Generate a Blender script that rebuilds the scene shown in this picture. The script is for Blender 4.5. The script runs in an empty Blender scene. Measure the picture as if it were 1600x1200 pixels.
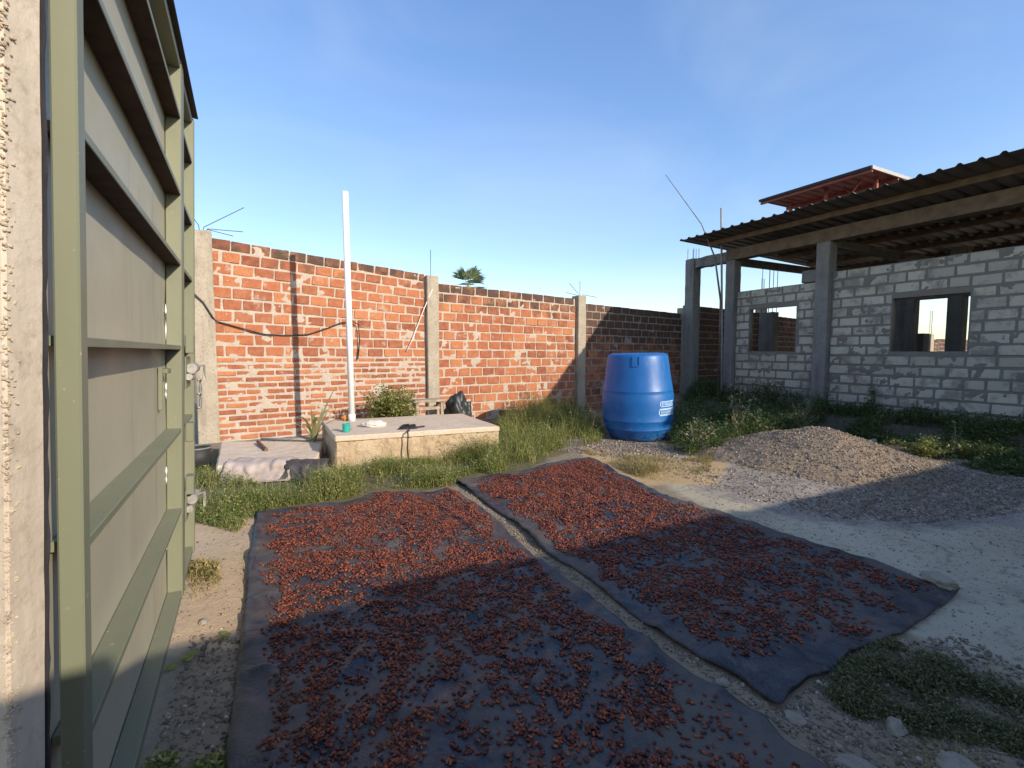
import bpy, bmesh, math, random
import numpy as np
from mathutils import Vector, Matrix, Euler, noise

rnd = random.Random(7)
rng = np.random.default_rng(11)
scene = bpy.context.scene
COL = scene.collection

# ------------------------------------------------------------------ camera, sky, sun, exposure
FOC, EYE = 740.0, 1.5                      # focal length in photo pixels (1600 wide), eye height
TILT = math.atan(51 / 740.0)
cam = bpy.data.cameras.new('camera')
cam.sensor_width = 36.0
cam.lens = 36.0 * FOC / 1600.0
cam.clip_start, cam.clip_end = 0.05, 6000
camo = bpy.data.objects.new('camera', cam)
COL.objects.link(camo)
camo.location = (0, 0, EYE)
camo.rotation_euler = (math.pi / 2 - TILT, 0, 0)
scene.camera = camo

SUN_EL = math.radians(23.0)
SUN_AZ = math.atan2(-0.64, 0.77)           # direction towards the sun, behind the camera on the right
world = bpy.data.worlds.new('World')
scene.world = world
world.use_nodes = True
wn = world.node_tree
sky = wn.nodes.new('ShaderNodeTexSky')
sky.sky_type = 'NISHITA'
sky.sun_disc = False
sky.sun_elevation = SUN_EL
sky.sun_rotation = math.pi / 2 - SUN_AZ
sky.air_density = 1.0
sky.dust_density = 0.5
sky.ozone_density = 1.4
bg = wn.nodes['Background']
bg.inputs['Strength'].default_value = 0.15
hsv = wn.nodes.new('ShaderNodeHueSaturation')
hsv.inputs['Saturation'].default_value = 1.36
hsv.inputs['Hue'].default_value = 0.512
hsv.inputs['Value'].default_value = 1.6
gam = wn.nodes.new('ShaderNodeGamma')
gam.inputs['Gamma'].default_value = 0.76
wn.links.new(sky.outputs[0], gam.inputs['Color'])
wn.links.new(gam.outputs[0], hsv.inputs['Color'])
tc = wn.nodes.new('ShaderNodeTexCoord')           # thin high haze, everywhere in the sky
mp = wn.nodes.new('ShaderNodeMapping')
mp.inputs['Scale'].default_value = (1.2, 2.0, 3.0)
cl = wn.nodes.new('ShaderNodeTexNoise')
cl.inputs['Scale'].default_value = 1.6
cl.inputs['Detail'].default_value = 6
cl.inputs['Distortion'].default_value = 0.8
cr = wn.nodes.new('ShaderNodeMapRange')
cr.inputs['From Min'].default_value = 0.40
cr.inputs['From Max'].default_value = 0.80
cr.inputs['To Max'].default_value = 0.22
mxs = wn.nodes.new('ShaderNodeMix')
mxs.data_type = 'RGBA'
mxs.inputs[7].default_value = (3.6, 4.0, 4.6, 1)
wn.links.new(tc.outputs['Generated'], mp.inputs['Vector'])
wn.links.new(mp.outputs[0], cl.inputs['Vector'])
wn.links.new(cl.outputs['Fac'], cr.inputs['Value'])
wn.links.new(cr.outputs[0], mxs.inputs[0])
wn.links.new(hsv.outputs[0], mxs.inputs[6])
wn.links.new(mxs.outputs[2], bg.inputs['Color'])

sl = bpy.data.lights.new('sun', 'SUN')
sl.energy = 3.8
sl.angle = math.radians(0.5)
sl.color = (1.0, 0.89, 0.74)
so = bpy.data.objects.new('sun', sl)
COL.objects.link(so)
so.location = (10, -8, 12)
LD = Vector((-math.cos(SUN_AZ) * math.cos(SUN_EL), -math.sin(SUN_AZ) * math.cos(SUN_EL), -math.sin(SUN_EL)))
so.rotation_euler = LD.to_track_quat('-Z', 'Y').to_euler()

vs = scene.view_settings
vs.view_transform = 'Standard'
vs.look = 'None'
vs.gamma = 1.0
vs.use_curve_mapping = False
vs.exposure = 0.62

# ------------------------------------------------------------------ measuring the place
_c, _s = math.cos(TILT), math.sin(TILT)
def ray(px, py):
    a, b = (px - 800) / FOC, (600 - py) / FOC
    return Vector((a, _c + b * _s, -_s + b * _c))
def G(px, py, z=0.0):                       # point at height z seen at a photo pixel
    d = ray(px, py)
    return Vector((0, 0, EYE)) + d * ((z - EYE) / d.z)
def D(px, py, y):                           # point at depth y
    d = ray(px, py)
    return Vector((0, 0, EYE)) + d * (y / d.y)
YAW = math.radians(27.2)                    # the yard is turned against the camera by this
def UV(u, v, z=0.0, yaw=YAW):
    return Vector((-math.sin(yaw) * u + math.cos(yaw) * v, math.cos(yaw) * u + math.sin(yaw) * v, z))
def project(P):
    P = np.asarray(P, float)
    x, y, z = P[:, 0], P[:, 1], P[:, 2] - EYE
    w = y * _c - z * _s
    return 800 + FOC * x / w, 600 - FOC * (y * _s + z * _c) / w, w
def ns(x, y, z=0.0):
    return noise.noise((x, y, z))
def sstep(a, b, x):
    t = min(1.0, max(0.0, (x - a) / (b - a)))
    return t * t * (3 - 2 * t)

# ------------------------------------------------------------------ object helpers
def tag(o, label=None, cat=None, group=None, kind=None):
    if label: o['label'] = label
    if cat: o['category'] = cat
    if group: o['group'] = group
    if kind: o['kind'] = kind
    return o
def empty(name, loc=(0, 0, 0), rz=0.0, label=None, cat=None, group=None, parent=None):
    o = bpy.data.objects.new(name, None)
    o.empty_display_size = 0.1
    COL.objects.link(o)
    o.location = loc
    o.rotation_euler = (0, 0, rz)
    o.parent = parent
    return tag(o, label, cat, group)
def link(name, me, mat=None, parent=None, loc=None, rot=None, scale=None):
    o = bpy.data.objects.new(name, me)
    COL.objects.link(o)
    if mat and not me.materials: me.materials.append(mat)
    if parent: o.parent = parent
    if loc is not None: o.location = loc
    if rot is not None: o.rotation_euler = rot
    if scale is not None: o.scale = scale
    return o
def pymesh(name, V, F, smooth=False):
    me = bpy.data.meshes.new(name)
    me.from_pydata([tuple(v) for v in V], [], F)
    if smooth: me.polygons.foreach_set('use_smooth', [True] * len(me.polygons))
    me.update()
    return me
def npmesh(name, V, F, smooth=False):
    V = np.asarray(V, np.float32); F = np.asarray(F, np.int32)
    me = bpy.data.meshes.new(name)
    me.vertices.add(len(V)); me.vertices.foreach_set('co', V.ravel())
    k = F.shape[1]
    me.loops.add(F.size); me.loops.foreach_set('vertex_index', F.ravel())
    me.polygons.add(len(F))
    me.polygons.foreach_set('loop_start', np.arange(0, F.size, k, dtype=np.int32))
    if smooth: me.polygons.foreach_set('use_smooth', np.ones(len(F), bool))
    me.update(calc_edges=True)
    me.validate()
    return me
def bmmesh(name, bm, smooth=False):
    me = bpy.data.meshes.new(name)
    bm.normal_update()
    bm.to_mesh(me); bm.free()
    if smooth: me.polygons.foreach_set('use_smooth', [True] * len(me.polygons))
    me.update()
    return me
def bbox(bm, x0, x1, y0, y1, z0, z1):       # a box into a bmesh
    v = [bm.verts.new(p) for p in ((x0,y0,z0),(x1,y0,z0),(x1,y1,z0),(x0,y1,z0),(x0,y0,z1),(x1,y0,z1),(x1,y1,z1),(x0,y1,z1))]
    for f in ((3,2,1,0),(4,5,6,7),(0,1,5,4),(1,2,6,5),(2,3,7,6),(3,0,4,7)):
        bm.faces.new([v[i] for i in f])
    return v
def boxmesh(name, dims, bevel=0.005, jitter=0.0, cuts=0, seed=0, rough=0.0, freq=6.0):
    bm = bmesh.new()
    x0, x1, y0, y1, z0, z1 = dims
    bbox(bm, *dims)
    if jitter:
        r = random.Random(seed)
        for v in bm.verts: v.co += Vector([r.uniform(-jitter, jitter) for _ in range(3)])
    if bevel: bmesh.ops.bevel(bm, geom=bm.edges[:], offset=bevel, segments=1, affect='EDGES', profile=0.6)
    if cuts:
        for _ in range(cuts):
            L = [e for e in bm.edges if e.calc_length() > 0.07]
            if L: bmesh.ops.subdivide_edges(bm, edges=L, cuts=1, use_grid_fill=True)
        bmesh.ops.triangulate(bm, faces=[f for f in bm.faces if len(f.verts) > 4])
    if rough:
        bm.normal_update()
        for v in bm.verts:
            p = v.co * freq + Vector((seed * 3.1, 0, 0))
            v.co += v.normal * rough * (noise.noise(p) + 0.5 * noise.noise(p * 2.7))
    return bmmesh(name, bm)
def tubepts(bm, pts, r, seg=8, cap=True):   # a tube along points; r a number or a list
    rings = []
    n = len(pts)
    pts = [Vector(p) for p in pts]
    up = Vector((0, 0, 1))
    for i, p in enumerate(pts):
        t = (pts[min(i + 1, n - 1)] - pts[max(i - 1, 0)]).normalized()
        a = t.cross(up)
        if a.length < 1e-3: a = t.cross(Vector((1, 0, 0)))
        a.normalize(); b = t.cross(a)
        rr = r[i] if isinstance(r, (list, tuple)) else r
        rings.append([bm.verts.new(p + a * rr * math.cos(2*math.pi*k/seg) + b * rr * math.sin(2*math.pi*k/seg)) for k in range(seg)])
    for i in range(n - 1):
        for k in range(seg):
            bm.faces.new((rings[i][k], rings[i][(k+1) % seg], rings[i+1][(k+1) % seg], rings[i+1][k]))
    if cap:
        bm.faces.new(rings[0][::-1]); bm.faces.new(rings[-1])
def tube(name, pts, r, mat, parent=None, seg=8, smooth=True):
    bm = bmesh.new(); tubepts(bm, pts, r, seg)
    return link(name, bmmesh(name, bm, smooth), mat, parent)
def lathe(name, prof, seg=48, smooth=True, cap_top=False, cap_bottom=False):
    V, F = [], []
    for r, z in prof:
        for k in range(seg):
            a = 2 * math.pi * k / seg
            V.append((r * math.cos(a), r * math.sin(a), z))
    for i in range(len(prof) - 1):
        for k in range(seg):
            k2 = (k + 1) % seg
            F.append((i*seg + k, i*seg + k2, (i+1)*seg + k2, (i+1)*seg + k))
    if cap_bottom: F.append(tuple(range(seg))[::-1])
    if cap_top: F.append(tuple((len(prof)-1)*seg + k for k in range(seg)))
    return pymesh(name, V, F, smooth)

# ------------------------------------------------------------------ material helpers
class NM:
    def __init__(s, name, rough=0.85, spec=0.3):
        s.m = bpy.data.materials.new(name); s.m.use_nodes = True
        s.t = s.m.node_tree; s.b = s.t.nodes['Principled BSDF']
        s.b.inputs['Roughness'].default_value = rough
        s.b.inputs['Specular IOR Level'].default_value = spec
        g = s.t.nodes.new('ShaderNodeNewGeometry'); s.geo = g
        s.pos = g.outputs['Position']; s.island = g.outputs['Random Per Island']; s.nor = g.outputs['Normal']
    def set(s, sock, v):
        if isinstance(v, bpy.types.NodeSocket): s.t.links.new(v, sock)
        elif isinstance(v, (tuple, list)) and len(v) == 3 and sock.type == 'RGBA': sock.default_value = (*v, 1)
        else: sock.default_value = v
    def noise(s, scale, detail=4, rough=0.55, vec=None, stretch=None, distort=0.0):
        n = s.t.nodes.new('ShaderNodeTexNoise')
        n.inputs['Scale'].default_value = scale; n.inputs['Detail'].default_value = detail
        n.inputs['Roughness'].default_value = rough; n.inputs['Distortion'].default_value = distort
        v = vec or s.pos
        if stretch:
            m = s.t.nodes.new('ShaderNodeMapping'); m.inputs['Scale'].default_value = stretch
            s.t.links.new(v, m.inputs['Vector']); v = m.outputs[0]
        s.t.links.new(v, n.inputs['Vector'])
        return n.outputs['Fac']
    def vor(s, scale, feature='F1', out='Distance', vec=None):
        n = s.t.nodes.new('ShaderNodeTexVoronoi'); n.feature = feature
        n.inputs['Scale'].default_value = scale
        s.t.links.new(vec or s.pos, n.inputs['Vector'])
        return n.outputs[out]
    def ramp(s, f, stops):
        n = s.t.nodes.new('ShaderNodeValToRGB'); e = n.color_ramp.elements
        while len(e) < len(stops): e.new(0.5)
        for el, (p, c) in zip(e, stops):
            el.position = p
            el.color = (c, c, c, 1) if isinstance(c, (int, float)) else (*c, 1)
        s.t.links.new(f, n.inputs[0])
        return n.outputs[0]
    def mix(s, f, a, b, mode='MIX'):
        n = s.t.nodes.new('ShaderNodeMix'); n.data_type = 'RGBA'; n.blend_type = mode
        s.set(n.inputs[0], f); s.set(n.inputs[6], a); s.set(n.inputs[7], b)
        return n.outputs[2]
    def math(s, op, a, b=0.0, clamp=False):
        n = s.t.nodes.new('ShaderNodeMath'); n.operation = op; n.use_clamp = clamp
        s.set(n.inputs[0], a); s.set(n.inputs[1], b)
        return n.outputs[0]
    def xyz(s, v, i):
        n = s.t.nodes.new('ShaderNodeSeparateXYZ'); s.t.links.new(v, n.inputs[0]); return n.outputs[i]
    def attr(s, name, out='Color'):
        n = s.t.nodes.new('ShaderNodeAttribute'); n.attribute_name = name; return n.outputs[out]
    def warp(s, amt):
        q = s.t.nodes.new('ShaderNodeTexNoise'); q.inputs['Scale'].default_value = 3.0; q.inputs['Detail'].default_value = 5
        s.t.links.new(s.pos, q.inputs['Vector'])
        a = s.t.nodes.new('ShaderNodeVectorMath'); a.operation = 'SCALE'; a.inputs['Scale'].default_value = amt
        s.t.links.new(q.outputs['Color'], a.inputs[0])
        b = s.t.nodes.new('ShaderNodeVectorMath'); b.operation = 'ADD'
        s.t.links.new(s.pos, b.inputs[0]); s.t.links.new(a.outputs[0], b.inputs[1])
        return b.outputs[0]
    def orand(s):
        return s.t.nodes.new('ShaderNodeObjectInfo').outputs['Random']
    def ocol(s):
        return s.xyz(s.t.nodes.new('ShaderNodeObjectInfo').outputs['Color'], 0)
    def base(s, c): s.set(s.b.inputs['Base Color'], c); return s
    def rough(s, v): s.set(s.b.inputs['Roughness'], v); return s
    def bump(s, h, strength=0.5, dist=0.01):
        n = s.t.nodes.new('ShaderNodeBump'); n.inputs['Strength'].default_value = strength
        n.inputs['Distance'].default_value = dist
        s.t.links.new(h, n.inputs['Height'])
        if s.b.inputs['Normal'].is_linked:
            s.t.links.new(s.b.inputs['Normal'].links[0].from_socket, n.inputs['Normal'])
        s.t.links.new(n.outputs[0], s.b.inputs['Normal'])
        return s
    def translucent(s, col, fac=0.3):
        tr = s.t.nodes.new('ShaderNodeBsdfTranslucent'); s.set(tr.inputs[0], col)
        mx = s.t.nodes.new('ShaderNodeMixShader'); mx.inputs[0].default_value = fac
        out = s.t.nodes['Material Output']
        s.t.links.new(s.b.outputs[0], mx.inputs[1]); s.t.links.new(tr.outputs[0], mx.inputs[2])
        s.t.links.new(mx.outputs[0], out.inputs[0])
        return s

def m_brick(bulk=False):
    n = NM('brick_bulk' if bulk else 'brick', 0.9, 0.2)
    c = n.ramp(n.island if bulk else n.orand(), [(0.0, (0.21,0.062,0.036)), (0.25, (0.30,0.092,0.046)), (0.55, (0.385,0.125,0.056)), (0.8, (0.46,0.18,0.08)), (1.0, (0.25,0.08,0.046))])
    c = n.mix(n.ramp(n.noise(9, 5), [(0.35, 0.0), (0.8, 0.5)]), c, (0.50,0.25,0.13))
    c = n.mix(n.ramp(n.noise(40, 4), [(0.45, 0.0), (0.7, 0.45)]), c, (0.22,0.08,0.05))
    smear = n.math('ADD', n.noise(5.5, 6, 0.65), n.math('MULTIPLY', n.noise(1.3, 2), 0.35))
    c = n.mix(n.ramp(smear, [(0.78, 0.0), (0.88, 0.7)]), c, (0.44,0.35,0.27))
    # mildew along the crest; bulk bricks get shade put into the colour
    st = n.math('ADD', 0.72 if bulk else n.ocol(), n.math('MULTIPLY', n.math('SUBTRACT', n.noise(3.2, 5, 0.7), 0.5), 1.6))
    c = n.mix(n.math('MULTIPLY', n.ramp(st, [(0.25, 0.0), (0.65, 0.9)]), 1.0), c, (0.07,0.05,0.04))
    n.base(c)
    n.bump(n.noise(60, 5, 0.7), 0.5, 0.006).bump(n.noise(14, 3), 0.4, 0.012)
    return n.m
def m_mortar(name='mortar', a=(0.54,0.455,0.365), b=(0.38,0.315,0.25)):
    n = NM(name, 0.95, 0.15)
    c = n.mix(n.noise(4, 6, 0.6), a, b)
    c = n.mix(n.ramp(n.noise(30, 4), [(0.4, 0.0), (0.7, 0.4)]), c, (0.25,0.205,0.16))
    n.base(c).bump(n.noise(45, 5, 0.7), 0.7, 0.008)
    return n.m
def m_block():
    n = NM('concrete_block', 0.93, 0.15)
    c = n.ramp(n.orand(), [(0.0, (0.40,0.36,0.275)), (0.5, (0.48,0.43,0.33)), (1.0, (0.54,0.485,0.375))])
    c = n.mix(n.ramp(n.noise(6, 5), [(0.42, 0.0), (0.68, 0.5)]), c, (0.40,0.38,0.35))
    c = n.mix(n.ramp(n.noise(2.6, 6, 0.7), [(0.50, 0.0), (0.62, 0.85)]), c, (0.23,0.21,0.175))
    n.base(c).bump(n.noise(90, 4, 0.7), 0.5, 0.004).bump(n.noise(12, 4), 0.3, 0.01)
    return n.m
def m_concrete(name, a, b, dark, streak=True, rough=0.92, bump=0.5):
    n = NM(name, rough, 0.2)
    c = n.mix(n.ramp(n.noise(3, 7, 0.65), [(0.3, 0.0), (0.7, 1.0)]), a, b)
    if streak:
        c = n.mix(n.ramp(n.noise(5, 5, 0.6, stretch=(1, 1, 0.12)), [(0.5, 0.0), (0.72, 0.7)]), c, dark)
    c = n.mix(n.ramp(n.noise(28, 5, 0.7), [(0.52, 0.0), (0.7, 0.6)]), c, dark)
    n.base(c).bump(n.noise(50, 6, 0.7), bump, 0.006).bump(n.noise(9, 4), bump, 0.015)
    return n.m
def m_plain(name, col, rough=0.6, spec=0.4, var=0.25, scale=8, metal=0.0, bump=0.2):
    n = NM(name, rough, spec)
    dk = tuple(x * (1 - var) for x in col)
    n.base(n.mix(n.ramp(n.noise(scale, 5), [(0.35, 0.0), (0.7, 1.0)]), col, dk))
    n.b.inputs['Metallic'].default_value = metal
    n.bump(n.noise(scale * 6, 4), bump, 0.003)
    return n.m
def m_leaf(name, cols, fac=0.35, rough=0.55):
    n = NM(name, rough, 0.3)
    k = len(cols) - 1
    c = n.ramp(n.island, [(i / k, cc) for i, cc in enumerate(cols)])
    n.base(c).translucent(c, fac)
    return n.m

BRICK = m_brick()
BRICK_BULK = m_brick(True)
MORTAR = m_mortar()
MORTAR_D = m_mortar('grimy_shaded_mortar', (0.36,0.30,0.25), (0.22,0.18,0.15))  # darker mortar: grime, and shade put into the colour
BLOCK = m_block()
BMORTAR = m_mortar('block_mortar', (0.24,0.215,0.175), (0.17,0.15,0.125))
COLUMN = m_concrete('column_concrete', (0.43,0.37,0.285), (0.32,0.27,0.205), (0.13,0.105,0.08))
GREYCON = m_concrete('frame_concrete', (0.27,0.25,0.225), (0.20,0.185,0.165), (0.10,0.09,0.08))
PILLAR = m_concrete('pillar_plaster', (0.60,0.51,0.40), (0.50,0.42,0.32), (0.30,0.23,0.16), True, 0.9, 0.3)
def m_cistern():
    n = NM('cistern_cement', 0.93, 0.15)
    c = n.mix(n.ramp(n.noise(3.5, 7, 0.65), [(0.3, 0.0), (0.7, 1.0)]), (0.54,0.42,0.28), (0.42,0.30,0.18))
    cr = n.math('MULTIPLY', n.ramp(n.vor(5.5, 'DISTANCE_TO_EDGE', 'Distance', vec=n.warp(0.25)), [(0.0, 0.85), (0.035, 0.0)]), n.ramp(n.noise(2.2, 3), [(0.42, 0.0), (0.6, 1.0)]))
    c = n.mix(cr, c, (0.12,0.08,0.05))
    c = n.mix(n.ramp(n.noise(16, 6, 0.75), [(0.55, 0.0), (0.7, 0.7)]), c, (0.22,0.15,0.095))
    n.base(c).bump(n.noise(40, 6, 0.7), 0.8, 0.010).bump(n.noise(9, 5, 0.7), 0.9, 0.03)
    return n.m
CEMENT = m_cistern()
RUST = m_plain('rusty_steel', (0.10,0.06,0.045), 0.8, 0.3, 0.5, 30, 0.3)
STEEL = m_plain('dark_steel', (0.05,0.045,0.05), 0.7, 0.3, 0.3, 20, 0.2)
WHITE = m_plain('white_plastic', (0.82,0.81,0.79), 0.4, 0.4, 0.05, 5, 0, 0.05)
WOOD = m_plain('weathered_wood', (0.42,0.33,0.24), 0.85, 0.2, 0.45, 12, 0, 0.6)
BLACKP = m_plain('black_cable', (0.022,0.02,0.02), 0.55, 0.4, 0.2, 10)

# ------------------------------------------------------------------ ground
FAC_V = 10.7                                 # the block building's front stands this far across the yard
HEAP_C = G(1262, 725)                        # centre of the gravel heap
def ground_h(x, y):
    r = math.hypot(x, y)
    k = 1.0 - sstep(18, 30, r)
    v = math.cos(YAW) * x + math.sin(YAW) * y
    u = -math.sin(YAW) * x + math.cos(YAW) * y
    h = 0.03 * ns(x * 0.5, y * 0.5, 3) + 0.014 * ns(x * 1.7, y * 1.7, 7) + 0.006 * ns(x * 5, y * 5, 1)
    bank = 0.30 * sstep(9.3, 10.5, v + 0.25 * ns(x, y, 9)) * sstep(-1.5, 1.0, u)
    return k * (h + bank) - 0.012

def poly_px(pts, z=0.0):
    return [tuple(G(px, py, z)[:2]) for px, py in pts]
def inpoly(x, y, P):
    c = False; j = len(P) - 1
    for i in range(len(P)):
        xi, yi = P[i]; xj, yj = P[j]
        if (yi > y) != (yj > y) and x < (xj - xi) * (y - yi) / (yj - yi) + xi: c = not c
        j = i
    return c
def pdist(x, y, P):
    b = 1e9
    for i in range(len(P)):
        ax, ay = P[i - 1]; bx, by = P[i]
        dx, dy = bx - ax, by - ay
        t = max(0, min(1, ((x - ax) * dx + (y - ay) * dy) / (dx * dx + dy * dy + 1e-12)))
        b = min(b, math.hypot(x - ax - t * dx, y - ay - t * dy))
    return b
def soft(x, y, P, bb, w):                    # 1 inside, fading outside over w metres
    if x < bb[0] - w or x > bb[1] + w or y < bb[2] - w or y > bb[3] + w: return 0.0
    if inpoly(x, y, P): return 1.0
    return max(0.0, 1 - pdist(x, y, P) / w)
def bbx(P): return (min(p[0] for p in P), max(p[0] for p in P), min(p[1] for p in P), max(p[1] for p in P))

Z_CEMENT = poly_px([(1060,758),(1130,775),(1240,800),(1420,815),(1600,800),(1800,790),(1900,960),(1640,1060),(1560,1010),(1500,1000),(1440,970),(1502,916),(1320,860),(1160,810)])
Z_GRAVEL = poly_px([(880,690),(960,682),(1060,705),(1130,735),(1200,720),(1300,690),(1500,720),(1640,760),(1600,800),(1420,815),(1240,800),(1100,760),(1050,738),(950,715)])
Z_STRAW = poly_px([(920,700),(1060,716),(1120,715),(1100,750),(1020,752),(965,735),(930,712)])
Z_SAND = poly_px([(310,820),(395,815),(390,880),(378,990),(300,985),(262,1000),(280,930)])
Z_SOIL = poly_px([(1050,650),(1120,612),(1300,640),(1620,690),(1700,740),(1600,745),(1480,728),(1400,700),(1290,672),(1200,700),(1060,705)])
Z_GREEN = poly_px([(300,700),(520,745),(700,705),(790,640),(935,650),(935,690),(860,705),(780,745),(712,752),(520,788),(400,800),(310,830)])
zones = [(P, bbx(P), w) for P, w in ((Z_CEMENT, .35), (Z_GRAVEL, .4), (Z_STRAW, .35), (Z_SAND, .25), (Z_SOIL, .5), (Z_GREEN, .3))]

def axis(a, b, step, far):
    mid = list(np.arange(a, b + 1e-6, step))
    lo, hi, s = [], [], step
    x = a
    while x > -far: s *= 1.35; x -= s; lo.append(x)
    x, s = b, step
    while x < far: s *= 1.35; x += s; hi.append(x)
    return np.array(lo[::-1] + mid + hi)
def build_ground():
    xs, ys = axis(-6.5, 12.5, 0.085, 2500), axis(0.4, 14.5, 0.085, 2500)
    nx, ny = len(xs), len(ys)
    V = np.zeros((ny, nx, 3), np.float32); A = np.zeros((ny, nx, 4), np.float32); B = np.zeros((ny, nx, 4), np.float32)
    for j, y in enumerate(ys):
        for i, x in enumerate(xs):
            V[j, i] = (x, y, ground_h(x, y))
            if -8 < x < 14 and -1 < y < 16:
                q = [soft(x, y, *z) for z in zones]
                A[j, i] = (q[0], q[1], q[2], 1); B[j, i] = (q[3], q[4], q[5], 1)
    idx = np.arange(nx * ny).reshape(ny, nx)
    F = np.stack([idx[:-1, :-1], idx[:-1, 1:], idx[1:, 1:], idx[1:, :-1]], -1).reshape(-1, 4)
    me = npmesh('ground', V.reshape(-1, 3), F, True)
    for nm, arr in (('zone_a', A), ('zone_b', B)):
        at = me.color_attributes.new(nm, 'FLOAT_COLOR', 'POINT')
        at.data.foreach_set('color', arr.ravel())
    n = NM('ground', 0.95, 0.15)
    jit = n.math('MULTIPLY', n.math('SUBTRACT', n.noise(2.6, 6, 0.65), 0.5), 1.3)
    def mask(at, i):
        return n.ramp(n.math('ADD', n.xyz(n.attr(at), i), jit), [(0.38, 0.0), (0.68, 1.0)])
    dirt = n.mix(n.noise(1.5, 6, 0.6), (0.22,0.17,0.11), (0.34,0.27,0.185))
    dirt = n.mix(n.ramp(n.noise(22, 5, 0.7), [(0.45, 0.0), (0.7, 0.7)]), dirt, (0.19,0.15,0.11))
    soil = n.mix(n.noise(6, 5), (0.085,0.07,0.05), (0.16,0.125,0.09))
    green = n.mix(n.noise(7, 5), (0.10,0.095,0.045), (0.20,0.16,0.09))
    sand = n.mix(n.noise(5, 6), (0.56,0.41,0.255), (0.43,0.31,0.195))
    straw = n.mix(n.noise(9, 5), (0.56,0.39,0.20), (0.40,0.27,0.135))
    vor = n.vor(46, 'F1', 'Color')
    gravel = n.mix(n.xyz(vor, 0), (0.30,0.26,0.22), (0.16,0.14,0.12))
    gravel = n.mix(n.ramp(n.noise(3, 4), [(0.4, 0.0), (0.7, 0.6)]), gravel, (0.50,0.41,0.31))
    cem = n.mix(n.ramp(n.noise(0.9, 6, 0.6), [(0.35, 0.0), (0.65, 1.0)]), (0.47,0.41,0.295), (0.38,0.325,0.23))
    cem = n.mix(n.ramp(n.noise(11, 6, 0.75), [(0.55, 0.0), (0.66, 0.75)]), cem, (0.13,0.115,0.095))
    cem = n.mix(n.ramp(n.noise(2.4, 6, 0.7, stretch=(1, 1.8, 1)), [(0.55, 0.0), (0.7, 0.5)]), cem, (0.26,0.225,0.165))
    crack = n.math('MULTIPLY', n.ramp(n.vor(0.5, 'DISTANCE_TO_EDGE', 'Distance', vec=n.warp(0.35)), [(0.0, 0.8), (0.006, 0.0)]), n.ramp(n.noise(1.1, 2), [(0.5, 0.0), (0.6, 1.0)]))
    cem = n.mix(crack, cem, (0.16,0.145,0.13))
    c = n.mix(mask('zone_b', 1), dirt, soil)
    c = n.mix(mask('zone_b', 2), c, green)
    c = n.mix(mask('zone_b', 0), c, sand)
    c = n.mix(mask('zone_a', 0), c, cem)
    c = n.mix(mask('zone_a', 1), c, gravel)
    c = n.mix(mask('zone_a', 2), c, straw)
    n.base(c).bump(n.noise(70, 6, 0.75), 0.8, 0.008).bump(n.noise(13, 5, 0.7), 0.6, 0.02)
    return tag(link('ground', me, n.m), kind='structure')
build_ground()

# ------------------------------------------------------------------ brick perimeter wall
W0 = Vector((-4.97, 7.70, 0))
WDIR = Vector((0.8525, 0.525, 0)).normalized()
WYAW = math.atan2(WDIR.y, WDIR.x)
BAY = 3.9
def WP(s, out=0.0, z=0.0):                  # point along the wall, out = towards the yard
    return W0 + WDIR * s + Vector((WDIR.y, -WDIR.x, 0)) * out + Vector((0, 0, z))

brick_tall = [boxmesh('brick', (-0.14, 0.14, 0, 0.09, -0.080, 0.080), 0.009, 0.007, seed=i) for i in range(9)]
brick_thin = [boxmesh('brick', (-0.135, 0.135, 0, 0.09, -0.036, 0.036), 0.008, 0.006, seed=30 + i) for i in range(9)]
for me in brick_tall + brick_thin: me.materials.append(BRICK)

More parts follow.
